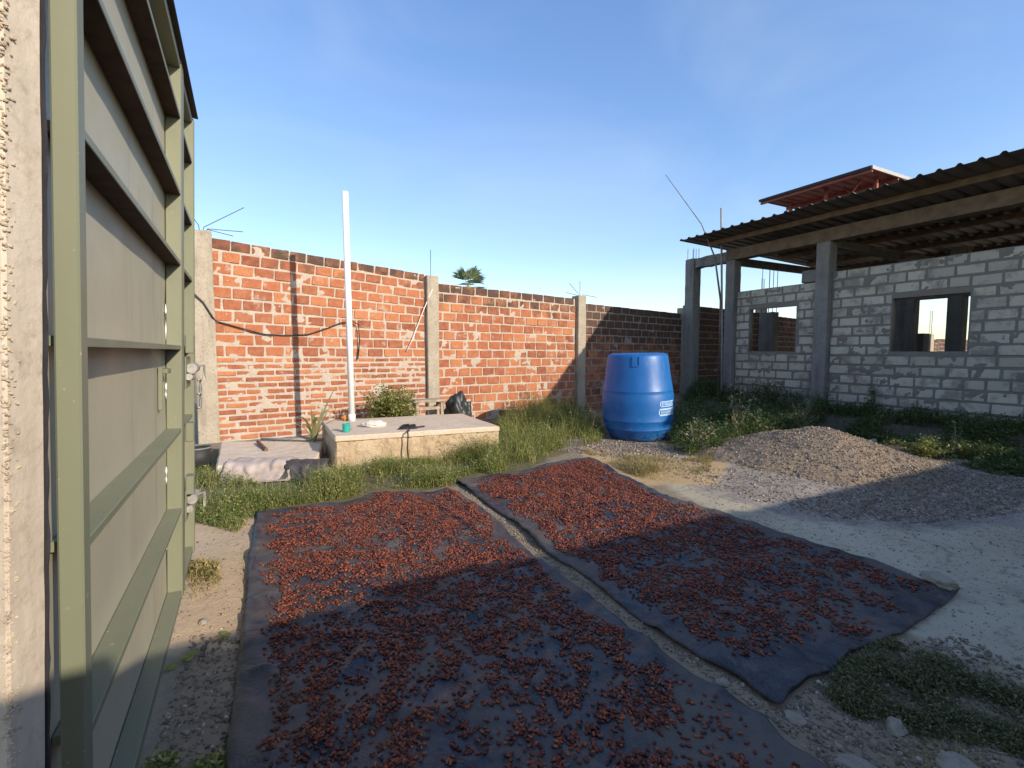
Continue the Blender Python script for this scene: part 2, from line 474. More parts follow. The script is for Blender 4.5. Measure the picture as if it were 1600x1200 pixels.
def brick_wall(s0, s1, courses, ztl, ztr, label, cat='wall', individual=True, thin_n=0, ooze=0.5, crest_rows=2.0, seed=0, grime_shade=0.0):
    """courses: list of (height, is_thin). The heights above eye level are stretched to meet the top line."""
    L = s1 - s0
    r = random.Random(seed)
    root = empty('brick_wall', WP(s0), WYAW, label, cat, 'brick panels of the perimeter wall')
    total = sum(h for h, _ in courses)
    def zmap(z, x):
        zt = ztl + (ztr - ztl) * x / L
        if z <= 1.2: return z
        return 1.2 + (z - 1.2) * (zt - 1.2) / (total - 1.2)
    # mortar body with an uneven front
    st = 0.03
    nx, nz = int(L / st) + 1, int(total / st) + 1
    V, F = [], []
    for j in range(nz + 1):
        z = -0.25 + (total + 0.25 - 0.02) * j / nz
        for i in range(nx + 1):
            x = L * i / nx
            g = noise.fractal((x * 5 + seed * 7, z * 5, seed), 0.8, 2.0, 4)
            low = ooze if z < 1.45 else ooze * 0.45
            y = -0.001 - 0.005 * low + 0.011 * min(0.6, -g * (0.6 + low))
            if j == 0 or j == nz or i in (0, nx): y = 0.0
            V.append((x, y, zmap(z, x)))
    W = nx + 1
    for j in range(nz):
        for i in range(nx):
            a = j * W + i
            F.append((a, a + 1, a + 1 + W, a + W))
    base = len(V)
    for x, z in ((0, -0.25), (L, -0.25), (L, total - 0.02), (0, total - 0.02)): V.append((x, 0.14, zmap(z, x)))
    b0, b1, b2, b3 = base, base + 1, base + 2, base + 3
    F += [(b0, b3, b2, b1), (0, b0, b1, nx), (nz * W, nz * W + nx, b2, b3), (0, nz * W, b3, b0), (nx, b1, b2, nz * W + nx)]
    link('mortar', pymesh('mortar', V, F, True), MORTAR if grime_shade == 0 and individual else MORTAR_D, root)
    z = 0.0
    SV, SF = [], []
    for k, (h, thin) in enumerate(courses):
        zc = z + h / 2
        pitch = 0.300
        x = -(0.15 if k % 2 else 0.0) - r.uniform(0, 0.03)
        while x < L - 0.02:
            a, b = max(x, 0.004), min(x + pitch + r.uniform(-0.03, 0.02), L - 0.004)
            x += pitch if b == L else (b - x) if x >= 0 else pitch
            if b - a < 0.07: continue
            xc, ln = (a + b) / 2, b - a - (0.020 if not thin else 0.020) - r.uniform(0, 0.008)
            zz, zlo, zhi = zmap(zc, xc), zmap(z, xc), zmap(z + h, xc)
            slope = math.atan2(zmap(zc, b) - zmap(zc, a), b - a)
            hh = (zhi - zlo) - (0.026 if not thin else 0.034) - r.uniform(0, 0.006)
            me = r.choice(brick_thin if thin else brick_tall)
            yy = -0.012 + r.uniform(-0.006, 0.006)
            if thin: yy += 0.001
            crest = max(0.0, 1 - (ztl + (ztr - ztl) * xc / L - zz) / (0.19 * crest_rows)) * 0.75 + grime_shade  # crest mildew, plus dirt and shade put into the colour
            if individual:
                o = link('brick', me, None, root, (xc, yy, zz), (r.uniform(-.02, .02), -slope + r.uniform(-.012, .012), r.uniform(-.012, .012)),
                         (ln / (0.27 if thin else 0.28), 1, hh / (0.072 if thin else 0.16)))
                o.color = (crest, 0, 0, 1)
            else:
                i0 = len(SV); yb = 0.07
                SV += [(a+.012, yy, zz-hh/2), (b-.012, yy, zz-hh/2), (b-.012, yy, zz+hh/2), (a+.012, yy, zz+hh/2),
                       (a+.012, yb, zz-hh/2), (b-.012, yb, zz-hh/2), (b-.012, yb, zz+hh/2), (a+.012, yb, zz+hh/2)]
                SF += [tuple(i0 + q for q in f) for f in ((0,1,2,3),(1,5,6,2),(3,2,6,7),(4,0,3,7),(4,5,1,0))]
        z += h
    if not individual:
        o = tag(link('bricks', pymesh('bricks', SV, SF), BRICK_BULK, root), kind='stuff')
    return root

C1 = [(0.108, True)] * 13 + [(0.19, False)] * 10
brick_wall(0.13, BAY - 0.13, C1, 3.34, 3.06, 'brick panel with thin lower courses behind the white pole and sagging cable', thin_n=13, ooze=0.75, crest_rows=2.0, seed=1)
brick_wall(BAY + 0.13, 2 * BAY - 0.13, [(0.192, False)] * 15, 2.90, 2.80, 'sunlit brick panel between the two middle concrete posts, left of blue tank', ooze=0.55, crest_rows=4.0, seed=2)
brick_wall(2 * BAY + 0.13, 3 * BAY - 0.1, [(0.19, False)] * 14, 2.70, 2.60, 'mostly shaded brick panel directly behind the blue water tank', ooze=0.30, crest_rows=6.0, seed=3, grime_shade=0.36)
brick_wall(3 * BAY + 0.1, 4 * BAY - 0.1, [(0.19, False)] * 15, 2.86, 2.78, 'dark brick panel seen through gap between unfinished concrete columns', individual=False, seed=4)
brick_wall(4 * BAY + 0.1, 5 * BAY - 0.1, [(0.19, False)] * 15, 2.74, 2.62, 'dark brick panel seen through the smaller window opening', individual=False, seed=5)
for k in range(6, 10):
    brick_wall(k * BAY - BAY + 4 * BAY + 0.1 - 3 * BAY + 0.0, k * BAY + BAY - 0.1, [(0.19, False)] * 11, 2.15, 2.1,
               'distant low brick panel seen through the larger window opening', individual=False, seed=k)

def rebar(parent, pts_list, r=0.006):
    for pts in pts_list: tube('rebar', pts, r, RUST, parent, 5)
def concrete_post(s, h, label, w=0.125, out=0.11, rods=(), seed=0):
    root = empty('concrete_post', WP(s), WYAW, label, 'post', 'concrete posts of the perimeter wall')
    link('shaft', boxmesh('shaft', (-w, w, -out, 0.16, -0.3, h), 0.012, 0.004, 4, seed, 0.007, 5.0), COLUMN, root)
    rebar(root, rods)
    return root
concrete_post(0, 3.42, 'leftmost concrete post beside the gate with splayed rebar on top', 0.15, 0.06, seed=1, rods=[
    [(0, 0, 3.35), (-0.02, -0.02, 3.5), (-0.3, 0.0, 3.95)], [(0.02, 0, 3.35), (0.05, 0, 3.48), (0.62, -0.1, 3.85)],
    [(0.04, 0, 3.35), (0.1, 0, 3.46), (0.60, 0.1, 3.50)], [(0.0, 0.02, 3.35), (0.1, 0, 3.45), (0.45, -0.05, 3.38)], [(-0.05, 0, 3.35), (-0.1, 0, 3.5), (-0.18, 0, 4.0)],
    [(-0.06, 0.02, 3.35), (-0.12, 0.0, 3.46), (-0.45, 0, 3.5)]])
concrete_post(BAY, 3.02, 'concrete post with single upright rebar above the small wooden stool', rods=[[(0, 0, 2.95), (0.0, 0.0, 3.55)]], seed=2)
concrete_post(2 * BAY, 2.86, 'concrete post with three rebar ends just left of blue tank', rods=[
    [(0, 0, 2.8), (0.0, 0, 3.22)], [(-0.03, 0, 2.8), (-0.06, 0, 2.92), (-0.33, 0, 3.15)], [(0.03, 0, 2.8), (0.1, 0, 2.9), (0.55, 0, 2.86)], [(-0.04, 0, 2.8), (-0.12, 0, 2.88), (-0.42, 0, 2.92)]], seed=3)
concrete_post(3 * BAY, 2.75, 'concrete post at end of shaded brick panel behind first building column', seed=4)
concrete_post(4 * BAY, 2.95, 'dark concrete post with rebar seen through the smaller window opening', rods=[[(x, 0, 2.9), (x, 0, 3.9)] for x in (-.08, -.03, .04, .09)], seed=5)
concrete_post(7.7 * BAY, 2.35, 'distant concrete post with rebar seen through the larger window opening', 0.2, rods=[[(x, 0, 2.3), (x, 0, 3.5)] for x in (-.15, -.05, .12, .17)], seed=6)

# the street side: a rendered wall behind the photographer that throws the foreground shadow
def front_wall():
    root = empty('front_wall', UV(-2.0, 0), YAW, 'rendered street wall with coping behind the place of the photographer', 'wall')
    bm = bmesh.new()
    tops = [(-0.7, 0.35, 2.27), (0.35, 1.15, 2.33), (1.15, 2.6, 2.24), (2.6, 3.4, 2.31), (3.4, 6.0, 2.28), (6.0, 12.5, 2.25)]
    for a, b, h in tops: bbox(bm, a, b - 0.003, -0.14, 0.0, -0.2, h)
    link('wall_body', bmmesh('wall_body', bm), COLUMN, root)
    bm = bmesh.new()
    for x in (-0.6, 3.2, 7.0, 10.8): bbox(bm, x, x + 0.25, -0.2, 0.01, -0.2, 2.2)
    link('pilasters', bmmesh('pilasters', bm), GREYCON, root)
front_wall()

# ------------------------------------------------------------------ steel gate and its pillar
GYAW = math.radians(29.25)
GV0, GLEAN = -0.372, 0.037
def m_gate(name, col, dust):
    n = NM(name, 0.55, 0.4)
    c = n.mix(n.ramp(n.noise(1.6, 5, 0.6, stretch=(1, 1, 0.35)), [(0.3, 0.0), (0.75, 1.0)]), col, dust)
    c = n.mix(n.ramp(n.noise(60, 3), [(0.68, 0.0), (0.74, 0.5)]), c, (0.45,0.42,0.34))
    c = n.mix(n.ramp(n.noise(7, 6, 0.7, stretch=(1, 1, 0.05)), [(0.55, 0.0), (0.75, 0.45)]), c, (0.20,0.165,0.11))
    c = n.mix(n.ramp(n.noise(26, 6, 0.75), [(0.66, 0.0), (0.72, 0.7)]), c, (0.14,0.085,0.05))
    n.base(c).rough(n.ramp(n.noise(4, 4), [(0.3, 0.45), (0.7, 0.65)])).bump(n.noise(3, 3), 0.15, 0.02).bump(n.noise(120, 2), 0.06, 0.002)
    return n.m
GSHEET = m_gate('gate_sheet_paint', (0.37,0.345,0.24), (0.42,0.38,0.27))
GFRAME = m_gate('gate_frame_paint', (0.165,0.175,0.11), (0.20,0.20,0.135))
RAIL_SHADE = m_plain('rail_underside_shade', (0.075,0.045,0.035), 0.8, 0.2, 0.4, 12)
def gate():
    # local x = along the gate away from the street, y = towards the outside, z up; leaning a little into the yard
    base = UV(0, GV0, 0, GYAW)
    root = empty('steel_gate', base, 0, 'tall olive green steel gate leaf with horizontal rails standing open', 'gate')
    X = UV(1, 0, 0, GYAW); Z = (UV(0, 1, 0, GYAW) * GLEAN + Vector((0, 0, 1))).normalized(); Y = Z.cross(X)
    M = Matrix((X, Y, Z)).transposed().to_4x4(); M.translation = base
    root.matrix_world = M
    def part(name, x0, x1, y0, y1, z0, z1, mat, bevel=0.003, parent=root):
        return link(name, boxmesh(name, (x0, x1, y0, y1, z0, z1), bevel), mat, parent)
    def sheet(x0, x1, z0, z1):                              # thin sheet, slightly dented
        nx, nz = 26, 10
        V, F = [], []
        for t in (0.0, 0.003):
            for j in range(nz + 1):
                for i in range(nx + 1):
                    x, z = x0 + (x1 - x0) * i / nx, z0 + (z1 - z0) * j / nz
                    e = math.sin(math.pi * j / nz)
                    V.append((x, 0.0755 + t + 0.004 * e * (0.5 + ns(x * 2.1, z * 2.6, 44) + 0.6 * ns(x * 5, z * 5, 45)), z))
        W = nx + 1; n = W * (nz + 1)
        for j in range(nz):
            for i in range(nx):
                a = j * W + i
                F += [(a, a + 1, a + 1 + W, a + W), (n + a + W, n + a + 1 + W, n + a + 1, n + a)]
        link('sheet', pymesh('sheet', V, F, True), GSHEET, root)
    un, um, uf = 1.427, 3.272, 4.02
    top, bot = 3.10, 0.07
    dep = 0.045                                            # frame depth
    part('post', un - 0.055, un, 0.0, dep, bot, top, GFRAME, 0.004)
    part('post', um - 0.02, um + 0.09, 0.0, 0.074, bot, top, GFRAME, 0.004)
    part('post', um + 0.095, um + 0.15, 0.004, 0.074, bot, top, GFRAME, 0.004)
    part('post', uf - 0.05, uf, 0.0, 0.074, bot, top - 0.02, GFRAME, 0.004)
    zs = [0.58, 1.04, 1.51, 1.98, 2.365, 2.78]
    panels = [bot + 0.05] + zs + [top]
    for a, b, off in ((un + .001, um - .021, 0.0), (um + 0.151, uf - .051, 0.006)):
        for z in zs:
            o = part('rail', a, b, 0.004 + off, 0.074, z, z + 0.024, GFRAME, 0.002)
            o.data.materials.append(RAIL_SHADE)                 # shade below the rail put into the underside colour
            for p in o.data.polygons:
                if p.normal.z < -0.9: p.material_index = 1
        part('rail', a, b, 0.004 + off, 0.074, bot, bot + 0.05, GFRAME, 0.003)
        part('rail', a, b, 0.004 + off, 0.074, top - 0.05, top - 0.002, GFRAME, 0.003)
        for i in range(len(panels) - 1):
            sheet(a - 0.004, b + (0.17 if off == 0 else 0.05), panels[i] if i else bot, panels[i + 1])
    part('top_cap', un - 0.06, uf, -0.022, dep + 0.02, top + 0.001, top + 0.012, STEEL, 0.002)
    # bolts, keepers and barrel hinges between the two leaves
    for z in (0.60, 1.40):
        bm = bmesh.new()
        tubepts(bm, [(um + 0.16, -0.03, z), (um + 0.30, -0.035, z)], 0.03, 12)
        tubepts(bm, [(um + 0.12, -0.02, z - 0.05), (um + 0.34, -0.02, z - 0.06)], 0.02, 10)
        tubepts(bm, [(um + 0.23, -0.03, z), (um + 0.23, -0.09, z + 0.02), (um + 0.23, -0.09, z - 0.07)], 0.009, 6)
        link('bolt', bmmesh('bolt', bm, False), m_bolt, root)
        part('bolt_plate', um + 0.10, um + 0.36, -0.008, -0.001, z - 0.12, z + 0.07, GFRAME, 0.002)
    for z in (1.02, 1.545, 0.70):
        part('keeper', um + 0.10, um + 0.19, -0.045, -0.003, z - 0.055, z + 0.055, GFRAME, 0.004)
    for z in (1.25, 1.15):
        tube('lock_ring', [(uf + 0.0, -0.02, z + 0.05), (uf + 0.035, -0.03, z + 0.05), (uf + 0.05, -0.03, z), (uf + 0.03, -0.03, z - 0.05), (uf + 0.0, -0.02, z - 0.05)], 0.010, m_bolt, root, 6)
    part('handle_stub', um - 0.28, um - 0.16, 0.034, 0.074, 1.385, 1.41, GFRAME, 0.003)
    part('latch_strip', um - 0.30, um - 0.285, 0.055, 0.074, 1.20, 1.42, GFRAME, 0.002)
    # dried paint and weld drips along the middle post
    r = random.Random(5)
    for zc, ln in ((1.66, .20), (1.28, .10), (0.80, .10), (0.42, .10)):
        bm = bmesh.new()
        pts = [(um - 0.03 + r.uniform(-.004, .004), 0.073, zc + ln * t) for t in (-.5, -.2, .1, .3, .5)]
        tubepts(bm, pts, [0.001, 0.004, 0.0025, 0.005, 0.001], 6)
        link('weld_drip', bmmesh('weld_drip', bm, True), WHITE, root)
    return root
m_bolt = m_plain('galvanised_bolt', (0.42,0.40,0.36), 0.5, 0.5, 0.35, 40, 0.4)
gate()

def pillar():
    root = empty('gate_pillar', UV(1.15, -0.45, 0, GYAW), 0, 'pale plastered pillar with crumbling mortar seam at left edge', 'pillar')
    Y = UV(1, 0, 0, GYAW); Z = (UV(0, 1, 0, GYAW) * 0.045 + Vector((0, 0, 1))).normalized(); X = Y.cross(Z)
    M = Matrix((X, Y, Z)).transposed().to_4x4() @ Matrix.Rotation(math.radians(-22), 4, 'Z'); M.translation = UV(1.09, -0.414, 0, GYAW)
    root.matrix_world = M
    # x to the right (into the gateway), y away from the street; the corner with the crumbling seam is x=0, y=0
    link('shaft', boxmesh('shaft', (-0.6, 0.0, 0, 0.076, -0.2, 3.6), 0.004, 0.0, 7, 3, 0.0018, 7), PILLAR, root)
    r = random.Random(3); bm = bmesh.new()
    for k in range(1500):
        z = r.uniform(0, 3.3); s = r.uniform(0.001, 0.0036); q = r.gauss(0, 0.006)
        cx, cy = (-abs(q) * 0.8, 0.001) if r.random() < 0.6 else (0.001, abs(q) * 1.5)
        m = Matrix.Translation((cx, cy, z)) @ Euler((r.random()*6, r.random()*6, r.random()*6)).to_matrix().to_4x4() @ Matrix.Diagonal((s, s * .8, s * r.uniform(.6, 2.0), 1))
        bmesh.ops.create_icosphere(bm, subdivisions=1, radius=1, matrix=m)
    tag(link('mortar_crumbs', bmmesh('mortar_crumbs', bm), m_concrete('crumbling_mortar', (0.52,0.42,0.30), (0.36,0.28,0.19), (0.16,0.11,0.075), False), root), kind='stuff')
    bm = bmesh.new()
    bbox(bm, -0.05, 0.001, 0.078, 0.083, -0.2, 3.6)
    for _ in range(7):
        L = [e for e in bm.edges if e.calc_length() > 0.03]
        bmesh.ops.subdivide_edges(bm, edges=L, cuts=1, use_grid_fill=True)
    for v in bm.verts: v.co.x += 0.004 * noise.noise((v.co.y * 40, v.co.z * 30, 2)) if v.co.x > 0 else 0
    link('dark_edge', bmmesh('dark_edge', bm), STEEL, root)  # thin dark strip along the far edge of the shaft
pillar()

# ------------------------------------------------------------------ unfinished block building
FO = UV(0, FAC_V)
FROT = YAW - math.pi / 2                     # local x = towards the street (-u), local y = into the building
def FX(px, py, off=0.0):                    # pixel on the plane off metres behind the front: (local x, z)
    d = ray(px, py)
    n = Vector((math.cos(YAW), math.sin(YAW), 0))
    t = (FAC_V + off) / d.dot(n)
    p = d * t
    return (math.sin(YAW) * p.x - math.cos(YAW) * p.y, EYE + p.z)
block_meshes = [boxmesh('block', (-0.195, 0.195, 0, 0.08, -0.0925, 0.0925), 0.010, 0.006, seed=60 + i) for i in range(7)]
for me in block_meshes: me.materials.append(BLOCK)

def block_panel(root, x0, x1, z0, z1, win, name='block_wall', course=0.197, seed=0):
    """win = (xa, xb, za, zb): an opening through the wall"""
    r = random.Random(seed)
    w = empty(name, (0, 0, 0), 0, parent=root)
    xa, xb, za, zb = win
    T = 0.13
    # mortar body round the opening, uneven front
    for (a, b, c, d) in ((x0, x1, z0 - 0.3, za), (x0, xa, za, zb), (xb, x1, za, zb), (x0, x1, zb, z1 - 0.01)):
        st = 0.025; nx, nz = max(2, int((b - a) / st)), max(2, int((d - c) / st))
        V, F = [], []
        for j in range(nz + 1):
            for i in range(nx + 1):
                x, z = a + (b - a) * i / nx, c + (d - c) * j / nz
                g = noise.fractal((x * 5 + seed, z * 6, 5), 0.65, 2.1, 6)
                V.append((x, -0.003 - 0.015 * max(-0.4, g), z))
        W = nx + 1
        for j in range(nz):
            for i in range(nx):
                q = j * W + i; F.append((q, q + 1, q + 1 + W, q + W))
        n0 = len(V)
        V += [(a, T, c), (b, T, c), (b, T, d), (a, T, d)]
        F += [(n0, n0 + 3, n0 + 2, n0 + 1), (0, n0, n0 + 1, nx), (nz * W, nz * W + nx, n0 + 2, n0 + 3), (0, nz * W, n0 + 3, n0), (nx, n0 + 1, n0 + 2, nz * W + nx)]
        link('mortar', pymesh('mortar', V, F, True), BMORTAR, w)
    z = z1; k = 0
    while z > z0 + 0.05:
        zc = z - course / 2
        x = x0 + (-0.2 if k % 2 else 0.0) + r.uniform(-.04, .04)
        while x < x1:
            ln = r.choice((0.40, 0.40, 0.40, 0.41, 0.30))
            spans = [(max(x, x0 + .004), min(x + ln, x1 - .004))]
            x += ln
            if za - 0.03 < zc < zb + 0.03:
                out = []
                for a, b in spans:
                    if b <= xa or a >= xb: out.append((a, b))
                    else:
                        if a < xa: out.append((a, xa - 0.003))
                        if b > xb: out.append((xb + 0.003, b))
                spans = out
            for a, b in spans:
                if b - a < 0.07: continue
                g = 0.026 + r.uniform(0, 0.022)
                link('block', r.choice(block_meshes), None, w, ((a + b) / 2, -0.010 + r.uniform(-.005, .006), zc),
                     (r.uniform(-.01, .01), r.uniform(-.012, .012), r.uniform(-.01, .01)), ((b - a - g) / 0.39, 1, (course - g) / 0.185))
        z -= course; k += 1
    return w

ROOF = NM('corrugated_sheet', 0.5, 0.4)
ROOF.b.inputs['Metallic'].default_value = 0.25
ROOF.base(ROOF.mix(ROOF.ramp(ROOF.noise(2.5, 6, 0.7), [(0.35, 0.0), (0.7, 1.0)]), (0.16,0.145,0.125), (0.09,0.075,0.06)))
ROOF.bump(ROOF.noise(40, 4), 0.15, 0.003)
ROOF = ROOF.m
REDROOF = m_plain('red_oxide_sheet', (0.34,0.085,0.06), 0.55, 0.4, 0.4, 3, 0.0, 0.1)
PURLIN = m_plain('purlin_timber', (0.21,0.15,0.10), 0.8, 0.2, 0.4, 6, 0, 0.4)
def ribbed(name, x0, x1, y0, y1, z0, z1, mat, parent, pitch=0.25, h=0.038, along='y'):
    """trapezoid-ribbed sheet: ribs run along y, heights z0 at y0 and z1 at y1"""
    prof = []
    x = x0
    while x < x1 - 1e-4:
        for dx, hh in ((0, 0), (0.035, h), (0.065, h), (0.10, 0)):
            if x + dx <= x1 + 1e-4: prof.append((x + dx, hh))
        x += pitch
    prof.append((x1, 0))
    V, F = [], []
    n = len(prof)
    for t in (0, 0.003):
        for y, z in ((y0, z0), (y1, z1)):
            for px_, hh in prof: V.append((px_, y, z + hh + t))
    for i in range(n - 1):
        F += [(i, i + n, i + n + 1, i + 1), (2*n + i, 2*n + i + 1, 3*n + i + 1, 3*n + i), (i, i + 1, 2*n + i + 1, 2*n + i), (n + i, 3*n + i, 3*n + i + 1, n + i + 1)]
    return link(name, pymesh(name, V, F), mat, parent)

def building():
    root = empty('unfinished_building', FO, FROT, 'unfinished building of pale blocks, concrete frame and corrugated roof', 'building')
    def part(name, x0, x1, y0, y1, z0, z1, mat, bevel=0.01, cuts=0, rough=0.0, seed=0, parent=root):
        return link(name, boxmesh(name, (x0, x1, y0, y1, z0, z1), bevel, 0.0, cuts, seed, rough), mat, parent)
    xc0, xc1, xc2 = FX(1081, 500)[0], FX(1144, 480)[0], FX(1288, 480)[0]
    zb0, zb1 = 3.82, 4.09
    xend = 2.3                                               # roof and beam run on past the picture
    xw = -0.35                                               # block wall stops at a doorway
    # columns
    c = part('column', xc0 - 0.15, xc0 + 0.15, -0.15, 0.15, -0.2, zb1 - 0.02, GREYCON, 0.012, 5, 0.008, 1)
    rebar(c, [[(xc0 + dx, dy, zb1 - 0.05), (xc0 + dx, dy, zb1 + 0.28)] for dx, dy in ((-.11, -.1), (-.11, .1), (.1, -.1), (.1, .1), (0, .1))], 0.007)
    part('column', xc1 - 0.13, xc1 + 0.13, -0.13, 0.14, -0.2, zb0 - 0.002, GREYCON, 0.012, 5, 0.006, 2)
    part('column', xc2 - 0.14, xc2 + 0.14, -0.14, 0.14, -0.2, zb0 - 0.002, GREYCON, 0.012, 5, 0.006, 3)
    part('column', xw + 0.002, xw + 0.27, -0.13, 0.14, -0.2, zb0 - 0.002, GREYCON, 0.012, 5, 0.006, 4)
    part('column', xend - 0.3, xend - 0.03, -0.13, 0.14, -0.2, zb0 - 0.002, GREYCON, 0.012, 4, 0.006, 5)
    # front beam, short rough beam to the end column, beams into the building
    part('beam', xc1 - 0.13, xend, -0.135, 0.135, zb0, zb1, PURLIN, 0.006, 4, 0.004, 6)
    part('beam', xc0 + 0.152, xc1 - 0.132, -0.12, 0.12, zb0 - 0.02, zb1 - 0.03, GREYCON, 0.01, 5, 0.02, 7)
    for x in (xc1, xc2, xw + 0.14): part('beam', x - 0.1, x + 0.1, 0.137, 6.0, zb0 - 0.10, zb1 - 0.2, GREYCON, 0.01)
    # wall added to keep sun off the interior, gap left to light the bush
    part('sun_block_wall', xend - 0.15, xend, 1.6, 10.9, -0.2, 3.7, BMORTAR, 0.01)
    part('sun_block_wall', xend - 0.15, xend, 0.145, 1.6, 2.95, 3.7, BMORTAR, 0.01)
    # block walls
    a, b = FX(1391, 549)[0], FX(1511, 549)[0]
    zt = FX(1450, 462)[1]
    block_panel(root, xc2 + 0.142, xw, 0.27, 3.19, (a, b, 1.50, zt), seed=3)
    a2, b2 = FX(1170, 549)[0], FX(1242, 549)[0]
    block_panel(root, xc1 + 0.132, xc2 - 0.142, 0.20, 3.02, (a2, b2, 1.50, FX(1205, 481)[1]), seed=8)
    part('lintel', a - 0.22, b + 0.2, 0.135, 0.20, zt - 0.02, zt + 0.16, GREYCON, 0.005)
    part('bond_beam', xc2 - 0.62, xc2 - 0.145, 0.16, 0.4, 3.05, 3.32, GREYCON, 0.01, 3, 0.01)
    # interior columns seen through the openings
    for p0, p1, off in ((1398, 1428, 3.0), (1478, 1504, 3.0)):
        x0, x1 = FX(p0, 500, off)[0], FX(p1, 500, off)[0]
        part('column', x0, x1, off - 0.0, off + 0.25, -0.2, zb0, GREYCON, 0.012, 4, 0.006, 9)
    x0 = FX(1395, 470, 3.0)[0]; zl = FX(1450, 467, 3.0)[1]
    part('beam', x0 - 0.5, x0 + 3.2, 3.02, 3.22, zl, zl + 0.32, GREYCON, 0.01)
    x0, z0 = FX(1428, 521, 3.2)
    part('pier', x0 - 0.1, FX(1440, 521, 3.2)[0], 3.3, 3.6, -0.2, z0, GREYCON, 0.01)
    x0, z0 = FX(1186, 489, 1.6); x1 = FX(1208, 489, 1.6)[0]
    c = part('column', x0, x1, 1.6, 1.85, -0.2, z0, GREYCON, 0.012, 4, 0.008, 11)
    rebar(c, [[(x0 + (x1 - x0) * t, 1.72 + dy, z0 - 0.05), (x0 + (x1 - x0) * t, 1.72 + dy, z0 + 1.3)] for t, dy in ((.1, -.08), (.35, .08), (.6, -.08), (.9, .08), (.75, 0))], 0.008)
    # roof: ribbed sheets on purlins
    tipx = FX(1062, 376, -1.2)[0]
    ye, yi, ze, zi = -1.2, 11.0, 4.33, 3.86
    x = tipx
    k = 0
    while x < xend + 0.3:
        ribbed('roof_sheet', x, x + 1.1, ye + rnd.uniform(-.02, .02), yi, ze + 0.004 * (k % 2), zi + 0.004 * (k % 2), ROOF, root)
        x += 1.0; k += 1
    def rz(y): return ze + (zi - ze) * (y - ye) / (yi - ye)
    for y in (-0.52, 0.9, 2.3, 3.7, 5.2, 6.7, 8.2, 9.7):
        part('purlin', tipx + 0.32, xend + 0.2, y - 0.03, y + 0.03, rz(y) - 0.115, rz(y) - 0.004, PURLIN, 0.004)
    # red raised roof over the middle
    xa, zr = FX(1187, 313, 0.8); xb = FX(1361, 266, 0.8)[0]
    rr = empty('raised_roof', (0, 0, 0), 0, parent=root)
    ribbed('red_sheet', xa, xb, 0.8, 3.9, zr - 0.03, zr - 0.03, REDROOF, rr, 0.22, 0.03)
    for y in (0.83, 1.9, 3.0): link('red_purlin', boxmesh('red_purlin', (xa, xb, y, y + 0.05, zr - 0.11, zr - 0.034), 0.003), REDROOF, rr)
    link('edge_trim', boxmesh('edge_trim', (xa - .01, xb + .01, 0.775, 0.797, zr - 0.05, zr + 0.012), 0.002), STEEL, rr)
    link('edge_trim', boxmesh('edge_trim', (xb + .002, xb + 0.03, 0.80, 3.9, zr - 0.06, zr + 0.015), 0.002), m_bolt, rr)
    xm = (xa + xb) / 2 + 0.1
    for x_, y_ in ((xm, 1.25), (xb - 0.25, 1.5), (xa + 0.3, 1.6), (xm, 3.3), (xb - .25, 3.3), (xa + .3, 3.3)):
        link('strut', boxmesh('strut', (x_ - 0.035, x_ + 0.035, y_, y_ + 0.07, 4.15, zr - 0.035), 0.003), REDROOF, rr)
    tube('brace', [(xm, 1.3, 4.4), (xm + 0.75, 1.3, zr - 0.06)], 0.022, REDROOF, rr, 6)
    tube('brace', [(xb - 0.9, 1.5, zr - 0.06), (xb - 0.25, 1.5, 4.6)], 0.022, REDROOF, rr, 6)
    # blue plumbing stain of paint on the column is worn; pipe along the second column
    return root
building()

# poles beside the second column
def up_pole(name, pts, r, mat, label, cat, seg=8):
    o = tube(name, pts, r, mat, None, seg)
    return tag(o, label, cat)
yp = (UV(0, 10.45).length)
def FW(px, py, off):                        # world point on a plane parallel to the front
    x, z = FX(px, py, off)
    v = FO + Vector((math.cos(FROT) * x - math.sin(FROT) * off, math.sin(FROT) * x + math.cos(FROT) * off, z))
    return v
b0 = FW(1128, 600, -0.32); b0.z = 0.0
up_pole('conduit_pipe', [b0, FW(1128, 500, -0.32), FW(1127.5, 400, -0.32), FW(1127, 325, -0.32)], 0.026, m_plain('grey_conduit', (0.33,0.31,0.29), 0.6, 0.4, 0.3, 9), 'upright grey conduit pipe fixed beside the second column', 'pipe', 10)
c0 = FW(1121, 610, -0.45); c0.z = 0.0
up_pole('leaning_cane', [c0, FW(1126, 470, -0.45), FW(1117, 402, -0.6), FW(1096, 350, -1.0), FW(1040, 273, -1.35)], [0.03, 0.028, 0.02, 0.013, 0.007], m_plain('grey_cane', (0.22,0.19,0.17), 0.7, 0.3, 0.3, 9), 'long thin cane leaning out past the left roof corner', 'pole', 8)

